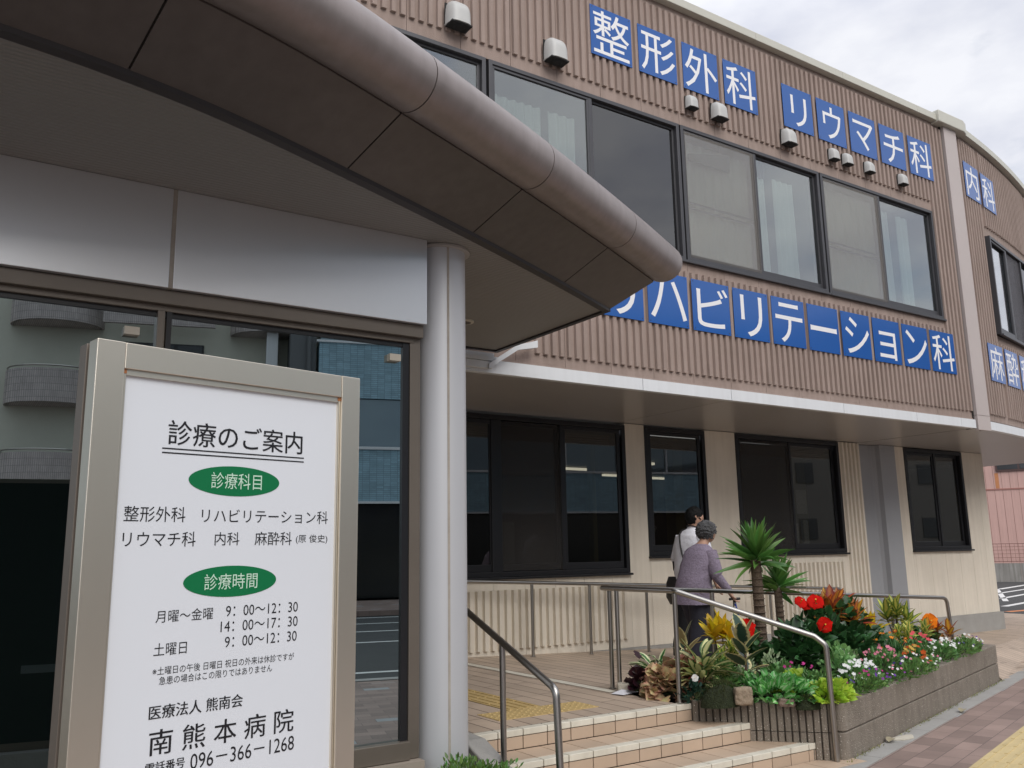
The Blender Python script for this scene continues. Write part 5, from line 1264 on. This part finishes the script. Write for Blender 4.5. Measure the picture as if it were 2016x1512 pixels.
def person(label, loc_, rz, S, lean, arms, stride, hair_m, hair_r, top_m, top, sleeves, trous_m, leg_r, hip, shoe_m, cane_hand=True):
    """local frame: +x ahead, +y left. S scales a 1.60 m figure; lean is the forward shift of the head"""
    r = thing('person', label, 'person', loc_, rz)
    V = [(-.02, 0, .86 * S, .11 * S)]; E = []
    def nv(x, y, z, rr, par): V.append((x, y, z, rr)); E.append((par, len(V) - 1)); return len(V) - 1
    sp = nv(.0 + lean * .15, 0, 1.04 * S, .105 * S, 0); ch = nv(lean * .42, 0, 1.25 * S, .115 * S, sp); nk = nv(lean * .72, 0, 1.385 * S - lean * .12, .052 * S, ch)
    n2 = nv(lean * .84, 0, 1.435 * S - lean * .18, .056 * S, nk); hx, hz = lean + .012, 1.50 * S - lean * .22
    h1 = nv(hx, 0, hz, .088 * S, n2); h2 = nv(hx - .005, 0, hz + .065 * S, .083 * S, h1); nv(hx - .008, 0, hz + .105 * S, .055 * S, h2)
    nv(hx + .105 * S, 0, hz - .005, .012, h1); nv(hx + .075 * S, 0, hz - .06 * S, .03, h1)
    for sgn in (1, -1): nv(hx - .01, sgn * .09 * S, hz + .005, .018, h1)
    for (sh, el, wr_, pd, sd2, curl) in arms:
        a = nv(*sh, .05 * S, ch); b = nv(*el, .04 * S, a); c = nv(*wr_, .026 * S, b); fingers(V, E, c, wr_, pd, sd2, S * .95, curl)
    for sgn, (kx, ax) in zip((1, -1), stride):
        a = nv(-.02, sgn * .085 * S, .80 * S, .085 * S, 0); k = nv(kx, sgn * .09 * S, .46 * S, .055 * S, a); an = nv(ax, sgn * .09 * S, .085 * S, .036 * S, k); nv(ax + .11 * S, sgn * .1 * S, .03, .032 * S, an)
    skin_body('body', V, E, M_SKIN, r)
    mb = MB(); loft(mb, refine(top), 36); t_ = mb.build('top', top_m, r, smooth=True)
    for s_ in sleeves:
        mb = MB(); pts = fillet([Vector(p[:3]) for p in s_], .08, 5); n = len(pts); L0 = s_[0][3]; L1 = s_[-1][3]
        mb.tube(pts, [L0 + (L1 - L0) * i / (n - 1) + .004 * math.sin(i * 2.4) for i in range(n)], 16); mb.build('sleeve', top_m, t_, smooth=True)
    mb = MB(); loft(mb, refine(hip), 28)
    for sgn, (kx, ax) in zip((1, -1), stride):
        loft(mb, refine([((ax, sgn * .09 * S, .07), leg_r * .82, leg_r * .74, 0, .1), ((ax * .6 + kx * .4, sgn * .09 * S, .28 * S), leg_r * .86, leg_r * .78, 0, .12), ((kx, sgn * .09 * S, .48 * S), leg_r * .95, leg_r * .88, 0, .1), ((-.02, sgn * .08 * S, .80 * S), leg_r * 1.22, leg_r * 1.1, 0, .05)], 5), 22)
    mb.build('trousers', trous_m, r, smooth=True)
    for sgn, (kx, ax) in zip((1, -1), stride):
        mb = MB(); y_ = sgn * .095 * S; loft(mb, [((ax + .045, y_, .004), .125 * S, .045, 0, 0), ((ax + .045, y_, .035), .128 * S, .048, 0, 0), ((ax + .02, y_, .075), .09 * S, .042, 0, 0), ((ax - .01, y_, .10), .045, .038, 0, 0)], 20); mb.build('shoe', shoe_m, r, smooth=True)
    bm = bmesh.new(); bmesh.ops.create_icosphere(bm, subdivisions=5, radius=1)
    for v in list(bm.verts):
        c = v.co.copy()
        s = 1 + hair_r[3] * noise.noise(c * hair_r[4]) + hair_r[3] * .7 * noise.noise(c * hair_r[4] * 2.3)
        v.co = Vector((hx - .016 + c.x * hair_r[0] * s, c.y * hair_r[1] * s, hz + .042 * S + c.z * hair_r[2] * s))
    kill = [v for v in bm.verts if (v.co.x > hx + .055 * S and v.co.z < hz + .07 * S) or (v.co.z < hz - .055 * S) or (v.co.x > hx + .0 and v.co.z < hz - .0)]
    bmesh.ops.delete(bm, geom=kill, context='VERTS')
    me = bpy.data.meshes.new('hair'); bm.to_mesh(me); bm.free(); me.materials.append(hair_m); me.polygons.foreach_set('use_smooth', [True] * len(me.polygons)); o = bpy.data.objects.new('hair', me); COL.objects.link(o); o.parent = r
    mb = MB()
    for sgn in (1, -1): mb.lathe((hx + .082 * S, sgn * .033, hz + .012), [(.001, -.008), (.009, -.004), (.010, .003), (.001, .008)], 10)
    mb.build('eye', mat('eye_dark', (.02, .015, .012), .2), r)
    return r, hx, hz
M_TUNIC = mat('purple_tunic', (.25, .205, .27), .9, noise_scale=38, var=.5, bump=.6, bump_scale=55)
M_TRO = mat('navy_trousers', (.028, .028, .042), .85, noise_scale=6, var=.25, bump=.3, bump_scale=30)
M_BLKT = mat('black_trousers', (.012, .012, .015), .85, noise_scale=6, var=.2)
M_SHIRT = mat('white_shirt', (.74, .74, .79), .85, noise_scale=10, var=.12, bump=.5, bump_scale=24)
M_SHOE = mat('shoe_dark', (.02, .018, .018), .5)
M_HAIRG = mat('hair_grey', (.11, .11, .115), .7, noise_scale=60, var=.75, bump=1, bump_scale=70)
M_HAIRB = mat('hair_black', (.004, .004, .004), .6, spec=.2, noise_scale=40, var=.4, bump=.7, bump_scale=80)
S1 = .965
tunic = [((-.035, 0, .685), .185, .225, 0, .14), ((-.03, 0, .80), .175, .215, .05, .12), ((-.01, 0, .93), .155, .195, .1, .1), ((.035, 0, 1.06), .145, .195, .2, .07), ((.075, 0, 1.16), .135, .20, .28, .05), ((.105, 0, 1.225), .115, .18, .33, .03), ((.13, 0, 1.268), .085, .125, .36, 0), ((.148, 0, 1.292), .062, .075, .36, 0)]
wom, whx, whz = person('elderly woman with grey curly hair in a speckled purple tunic, leaning on a cane', (6.82, .0, floor_z(6.87, 0) - .03), -.05, S1, .205,
    [((.105, -.165, 1.19), (.085, -.235, .97), (.21, -.29, .80), (.45, -.1, -.85), (.5, .85, .2), .75), ((.105, .165, 1.19), (.11, .22, .97), (.22, .22, .80), (.4, 0, -.9), (0, 1, 0), .5)],
    ((.08, .02), (-.04, -.12)), M_HAIRG, (.114, .106, .110, .2, 7.5), M_TUNIC, tunic,
    [[(.10, -.14, 1.215, .078), (.085, -.238, .975, .060), (.20, -.288, .815, .043)], [(.10, .14, 1.215, .078), (.11, .225, .975, .060), (.21, .222, .815, .043)]],
    M_TRO, .102, [((-.03, 0, .70), .15, .175, 0, .04), ((-.02, 0, .82), .14, .165, 0, .03), ((-.01, 0, .95), .12, .15, 0, 0)], M_SHOE)
S2 = 1.055
shirt = [((-.03, 0, .90), .145, .205, 0, .09), ((-.03, 0, 1.0), .15, .205, 0, .1), ((-.015, 0, 1.14), .15, .205, 0, .08), ((.01, 0, 1.28), .15, .225, .05, .05), ((.025, 0, 1.37), .13, .215, .1, .03), ((.035, 0, 1.425), .095, .15, .14, 0), ((.05, 0, 1.462), .066, .078, .16, 0), ((.055, 0, 1.482), .062, .066, .16, 0)]
man, mhx, mhz = person('man with short black hair in a white shirt, walking beside the woman', (7.30, .52, floor_z(7.30, .5)), -.1, S2, .075,
    [((.02, -.19, 1.36), (.03, -.25, 1.08), (.14, -.24, .86), (.3, .1, -.9), (.3, .9, 0), .5), ((.02, .19, 1.36), (.0, .26, 1.08), (.08, .27, .84), (.2, 0, -.95), (0, 1, 0), .5)],
    ((-.06, -.14), (.1, .06)), M_HAIRB, (.108, .097, .115, .06, 4), M_SHIRT, shirt,
    [[(.02, -.16, 1.375, .085), (.03, -.25, 1.10, .066), (.10, -.245, .94, .05)], [(.02, .16, 1.375, .085), (.0, .26, 1.10, .066), (.05, .268, .94, .05)]],
    M_BLKT, .112, [((-.03, 0, .76), .15, .18, 0, 0), ((-.03, 0, .90), .135, .17, 0, 0), ((-.03, 0, 1.0), .12, .16, 0, 0)], M_SHOE)
# bag slung over the man's shoulder, lanyard, and the woman's cane
bg_ = thing('shoulder_bag', 'black shoulder bag slung across the white shirt', 'bag', man.location, -.1)
mb = MB(); mb.tube([(.06, .10, 1.475), (-.03, .10, 1.455), (-.09, .075, 1.41), (-.128, .03, 1.32), (-.158, -.03, 1.2), (-.165, -.09, 1.08), (-.15, -.15, .98), (-.12, -.19, .9)], .011, 8); mb.build('strap', M_SHOE, bg_, smooth=True)
mb = MB(); mb.tube([(-.10, .20, 1.0), (-.13, .17, 1.1)], .010, 8); loft(mb, [((-.12, .13, .62), .05, .13, 0, .1), ((-.13, .14, .70), .075, .15, 0, .1), ((-.13, .15, .85), .07, .15, 0, .1), ((-.12, .15, .93), .05, .12, 0, .1)], 20); mb.build('pouch', M_SHOE, bg_, smooth=True)
mb = MB(); mb.tube([(.06 + .078 * math.cos(a), .082 * math.sin(a), 1.475 - .03 * math.cos(a)) for a in [k * 2 * PI / 24 for k in range(25)]], .007, 6); mb.build('lanyard', M_SHOE, man)
cn_ = thing('walking_cane', 'blue and white patterned walking cane in the hand of the woman', 'cane', wom.location, -.05)
def cane_mat():
    m = mat('cane_pattern', (.05, .09, .40), .35); t = m.node_tree; b = t.nodes['Principled BSDF']; g = t.nodes.new('ShaderNodeTexCoord'); v = t.nodes.new('ShaderNodeTexVoronoi'); v.inputs['Scale'].default_value = 38
    rp = t.nodes.new('ShaderNodeValToRGB'); rp.color_ramp.interpolation = 'CONSTANT'; rp.color_ramp.elements[0].color = (.7, .72, .78, 1); rp.color_ramp.elements[1].color = (.04, .08, .42, 1); rp.color_ramp.elements[1].position = .35
    t.links.new(g.outputs['Object'], v.inputs[0]); t.links.new(v.outputs['Distance'], rp.inputs[0]); t.links.new(rp.outputs[0], b.inputs['Base Color']); return m
mb = MB(); mb.tube([(.262, -.298, .70), (.40, -.34, .02)], [.012, .010], 10); mb.build('shaft', cane_mat(), cn_, smooth=True)
mb = MB(); mb.tube(fillet([(.265, -.297, .69), (.258, -.297, .725), (.32, -.30, .735)], .015), .013, 10); mb.tube([(.19, -.30, .735), (.33, -.30, .735)], .0135, 10); mb.build('handle', M_SHOE, cn_, smooth=True)
mb = MB(); mb.tube([(.24, -.30, .72), (.235, -.305, .62), (.24, -.30, .54)], .006, 6); mb.build('wrist_strap', M_SHOE, cn_)
mb = MB(); mb.lathe((.403, -.341, .0), [(.016, 0), (.013, .03)], 12); mb.build('ferrule', M_SHOE, cn_)

# ================================================================== BEYOND THE CAR PARK
bp0 = Vector((35.95, 12.75, 0)); bd = Vector((.47, -.882, 0)).normalized(); bn = Vector((bd.y, -bd.x, 0))   # runs to the right across the view; bn faces the camera
def BM(off=0): return Matrix(((bd.x, -bn.x, 0, bp0.x - bn.x * off), (bd.y, -bn.y, 0, bp0.y - bn.y * off), (0, 0, 1, 0), (0, 0, 0, 1)))
mb = MB()
for k in range(-6, 12): mb.box(k * 1.2 + .004, k * 1.2 + 1.196, 0, .15, -.1, .73, BM())
mb.build('boundary_wall', mat('stained_concrete', (.40, .385, .36), .9, noise_scale=1.2, var=.5, streak=.6, bump=.3, bump_scale=40)); tag(bpy.data.objects['boundary_wall'], 'stained grey concrete wall at the back of the car park', 'wall')
fn = thing('wire_fence', 'brown wire fence on the concrete wall before the pink building', 'fence', bp0); FMi = Matrix.Translation(-bp0)
for k in range(-3, 7):
    mb = MB(); mb.tube([FMi @ BM() @ Vector((k * 2 - .1, .075, .72)), FMi @ BM() @ Vector((k * 2 - .1, .075, 1.52))], .022, 8); mb.build('post', mat('rail_brown', (.16, .06, .05), .6), fn)
mb = MB()
for z in (.80, .95, 1.10, 1.25, 1.38, 1.5): mb.tube([FMi @ BM() @ Vector((-6, .075, z)), FMi @ BM() @ Vector((13, .075, z))], .010 if z in (.8, 1.5) else .006, 5)
for k in range(-40, 87): mb.tube([FMi @ BM() @ Vector((k * .15, .075, .78)), FMi @ BM() @ Vector((k * .15, .075, 1.5))], .005, 4)
mb.build('wire_panel', MATS['rail_brown'], fn)
pk = thing('pink_building', 'pink building clad in vertical siding behind the car park wall', 'building', bp0 - bn * 1.4); PMi = Matrix.Translation(-Vector(pk.location)) @ BM(1.4)
M_PINK = mat('pink_siding', (.66, .42, .37), .6, noise_scale=.8, var=.14, streak=.2)
mb = MB()
for k in range(-20, 40): mb.box(k * .3 + .006, k * .3 + .294, 0, .2, .0, 3.73, PMi); mb.box(k * .3 + .006, k * .3 + .294, 0, .2, 3.79, 8.4, PMi)
pw = mb.build('siding', M_PINK, pk)
mb = MB(); mb.box(-6, 12, .03, 6, 0, 8.4, PMi); mb.box(-6, 12, -.02, .2, 3.73, 3.79, PMi); mb.build('backing', mat('pink_backing', (.36, .17, .14), .8), pk)  # darker pink body behind the siding gaps, plus the seam band
mb = MB(); mb.box(-6.2, 12.2, -.15, 6.2, 8.4, 8.7, PMi); mb.build('roof', M_CONC, pk)
for x in (.72, 4.0):
    mb = MB(); mb.box(x, x + 1.7, -.06, .02, 4.5, 5.6, PMi); w_ = mb.build('window', mat('brown_frame', (.09, .05, .045), .5), pk); mb = MB(); mb.box(x + .08, x + .82, -.07, -.061, 4.58, 5.5, PMi); mb.box(x + .9, x + 1.62, -.075, -.066, 4.58, 5.5, PMi); mb.build('pane', mat('far_pane', (.05, .055, .06), .1), w_)
mb = MB(); mb.box(.66, .80, -.008, -.003, 3.8, 4.44, PMi); mb.build('rust_stain', mat('rust_stain', (.58, .25, .11), .8, noise_scale=3, var=.3), pw)

# ================================================================== ACROSS THE STREET (mirrored in the glass)
def smat(t, n, z=0): return Matrix(((TD.x, ND.x, 0, NP.x + TD.x * t + ND.x * n), (TD.y, ND.y, 0, NP.y + TD.y * t + ND.y * n), (0, 0, 1, z), (0, 0, 0, 1)))
M_APT = mat('apartment_plaster', (.62, .61, .52), .9, noise_scale=.6, var=.2); M_APB = tile_mat('balcony_tile', (.50, .44, .42), (.2, .18, .17), (.06, .23), axes='XZ', var=.08, offset=0, bump=0)
M_APG = mat('dark_glass_far', (.03, .035, .04), .08)
ap = thing('apartment_building', 'apartment block with curved tiled balconies mirrored in the entrance glass', 'building', street(-12, 27)); AI = Matrix.Translation(-Vector(ap.location))
def AM(t, n): return AI @ smat(t, n)
mb = MB(); mb.box(-16, 0, 0, 10, 0, 16, AM(1.6, 27.2)); mb.box(-3.5, 0, -1.2, 0, 0, 17, AM(1.6, 27.2)); mb.build('wall', M_APT, ap)
for k in range(5):
    z = 3.9 + 2.85 * k
    for tc in (-3.2, -10.5):
        mb = MB(); pr = []
        for (a0) in range(0, 13):
            A = PI * a0 / 12; c, s = math.cos(A), math.sin(A); pr.append([AM(tc, 27.2) @ Vector((-r_ * c, -r_ * s * .85, zz)) for r_, zz in ((1.5, z), (1.5, z + 1.15), (1.38, z + 1.15), (1.38, z))])
        mb.extrude(pr, None); mb.prism([tuple((AM(tc, 27.2) @ Vector((-1.42 * math.cos(PI * i / 12), -1.42 * .85 * math.sin(PI * i / 12), 0))).xy) for i in range(12, -1, -1)], z, z + .12)
        bo = mb.build('balcony', M_APB, ap)
        mb = MB(); mb.tube([AM(tc, 27.2) @ Vector((-1.46 * math.cos(PI * i / 12), -1.46 * .85 * math.sin(PI * i / 12), z + 1.25)) for i in range(13)], .03, 6); mb.build('balcony_rail', M_STEEL, bo)
    mb = MB(); mb.box(-.2, .2, -1.0, 0, z + 1.2, z + 2.85, AM(-3.2, 27.2)); mb.build('balcony_post', M_WHITE_METAL, ap)
    for t0, t1 in ((-8.9, -5.2), (-1.3, 1.4)):
        mb = MB(); mb.box(t0, t1, -1.25, -1.1, z, z + 1.1, AM(0, 27.2)); bo = mb.build('balcony', M_APB, ap)
    for t0, t1 in ((-8.5, -5.6), (-1.2, 1.2)):
        mb = MB(); mb.box(t0, t1, -1.24 if t0 > -2 else -.06, .0, z + 1.2, z + 2.45, AM(0, 27.2)); w_ = mb.build('window', M_BLACK, ap)
        mb = MB(); q = (t1 - t0) / 3
        for i in range(3): mb.box(t0 + q * i + .06, t0 + q * (i + 1) - .06, -1.27 if t0 > -2 else -.09, -1.245 if t0 > -2 else -.065, z + 1.25, z + 2.4, AM(0, 27.2))
        mb.build('pane', M_APG, w_)
tb = thing('tiled_office', 'office block with pale blue tiles mirrored in the entrance glass', 'building', street(8, 25)); TI = Matrix.Translation(-Vector(tb.location))
M_BT = tile_mat('blue_tile', (.30, .47, .56), (.13, .20, .24), (.24, .075), axes='XZ', var=.12, offset=0, bump=0)
def TM(t=0, n=25): return TI @ smat(t, n)
mb = MB(); mb.box(-1.6, 22, 0, 9, 3.35, 5.25, TM()); mb.box(-1.6, 22, 0, 9, 7.05, 9.1, TM()); mb.box(-1.6, 22, 0, 9, 10.7, 12.2, TM()); mb.build('wall', M_BT, tb)
mb = MB(); mb.box(-1.55, 22, .12, 8, 5.25, 7.05, TM()); mb.box(-1.55, 22, .12, 8, 9.1, 10.7, TM()); mb.build('window', mat('sky_pane', (.16, .21, .24), .04, spec=.9, metal=.6), tb)
mb = MB(); mb.box(-1.7, 22, -.06, .1, 5.2, 5.3, TM()); mb.box(-1.7, 22, -.06, .1, 9.06, 9.14, TM()); mb.box(-1.7, 22, -.06, .1, 3.28, 3.36, TM())
for k in range(8): mb.box(k * 2.7 - .2, k * 2.7 - .14, .0, .13, 5.3, 7.05, TM()); mb.box(k * 2.7 - .2, k * 2.7 - .14, .0, .13, 9.14, 10.7, TM())
mb.build('trim', M_WHITE_METAL, tb)
mb = MB(); mb.box(-1.5, 22, .5, 8, 0, 3.3, TM()); mb.build('shop_front', mat('dark_shop', (.018, .02, .02), .15), tb)
mb = MB(); mb.box(-2.6, -1.7, .2, 6, 0, 14, TM()); mb.tube([TM() @ Vector((-1.95, .1, 0)), TM() @ Vector((-1.95, .1, 13))], .08, 8); mb.build('side_core', mat('side_core_grey', (.12, .125, .13), .6), tb)
far = thing('far_office', 'grey block far down the street mirrored in the upper windows', 'building', street(34, 26)); FI = Matrix.Translation(-Vector(far.location))
mb = MB(); mb.box(26, 60, 0, 12, 0, 13.5, FI @ smat(0, 26)); mb.build('wall', mat('far_wall', (.30, .29, .26), .9), far)
for k in range(4):
    for j in range(8):
        mb = MB(); mb.box(27 + j * 4, 28.1 + j * 4, -.05, .0, 1.9 + 3 * k, 3.0 + 3 * k, FI @ smat(0, 26)); mb.build('window', mat('far_teal', (.10, .11, .11), .3), far)
def street_tree(label, t, n, h, cr, nl=2600):
    p = street(t, n); r = thing('street_tree', label, 'tree', p, 0, 'trees across the street'); mb = MB(); mb.tube([(0, 0, 0), (.05, .02, h * .35), (0, 0, h * .62)], [.16, .12, .07], 10)
    for k in range(7):
        a = k * 2.4; mb.tube([(0, 0, h * (.3 + .04 * k)), (math.cos(a) * cr * .45, math.sin(a) * cr * .45, h * (.5 + .05 * k)), (math.cos(a) * cr * .8, math.sin(a) * cr * .8, h * (.55 + .055 * k))], [.05, .035, .015], 6)
    mb.build('trunk', mat('bark', (.09, .07, .055), .9, bump=1, bump_scale=20), r, smooth=True)
    mb = MB(); cl = [(Vector((rnd.uniform(-.7, .7), rnd.uniform(-.7, .7), rnd.uniform(-.6, .9))) * cr, rnd.uniform(.35, .6) * cr) for _ in range(15)]
    for i in range(nl):
        c, q = rnd.choice(cl); u = Vector((rnd.gauss(0, 1), rnd.gauss(0, 1), rnd.gauss(0, 1))).normalized() * q * rnd.random() ** .4
        leaf(mb, c + u + Vector((0, 0, h * .68)), u + Vector((rnd.uniform(-.5, .5), rnd.uniform(-.5, .5), -.1)), rnd.uniform(.10, .2), .09, 'oval', .4, .2, 2)
    mb.build('crown', LM('leaf_tree', (.035, .085, .022), (.05, .11, .03), .6, .3, .4, .4, .02, .2), r, smooth='leaf')
street_tree('leafy tree before the apartment block, mirrored at the left of the entrance glass', -5.3, 16.2 + 3, 5.0, 1.7)
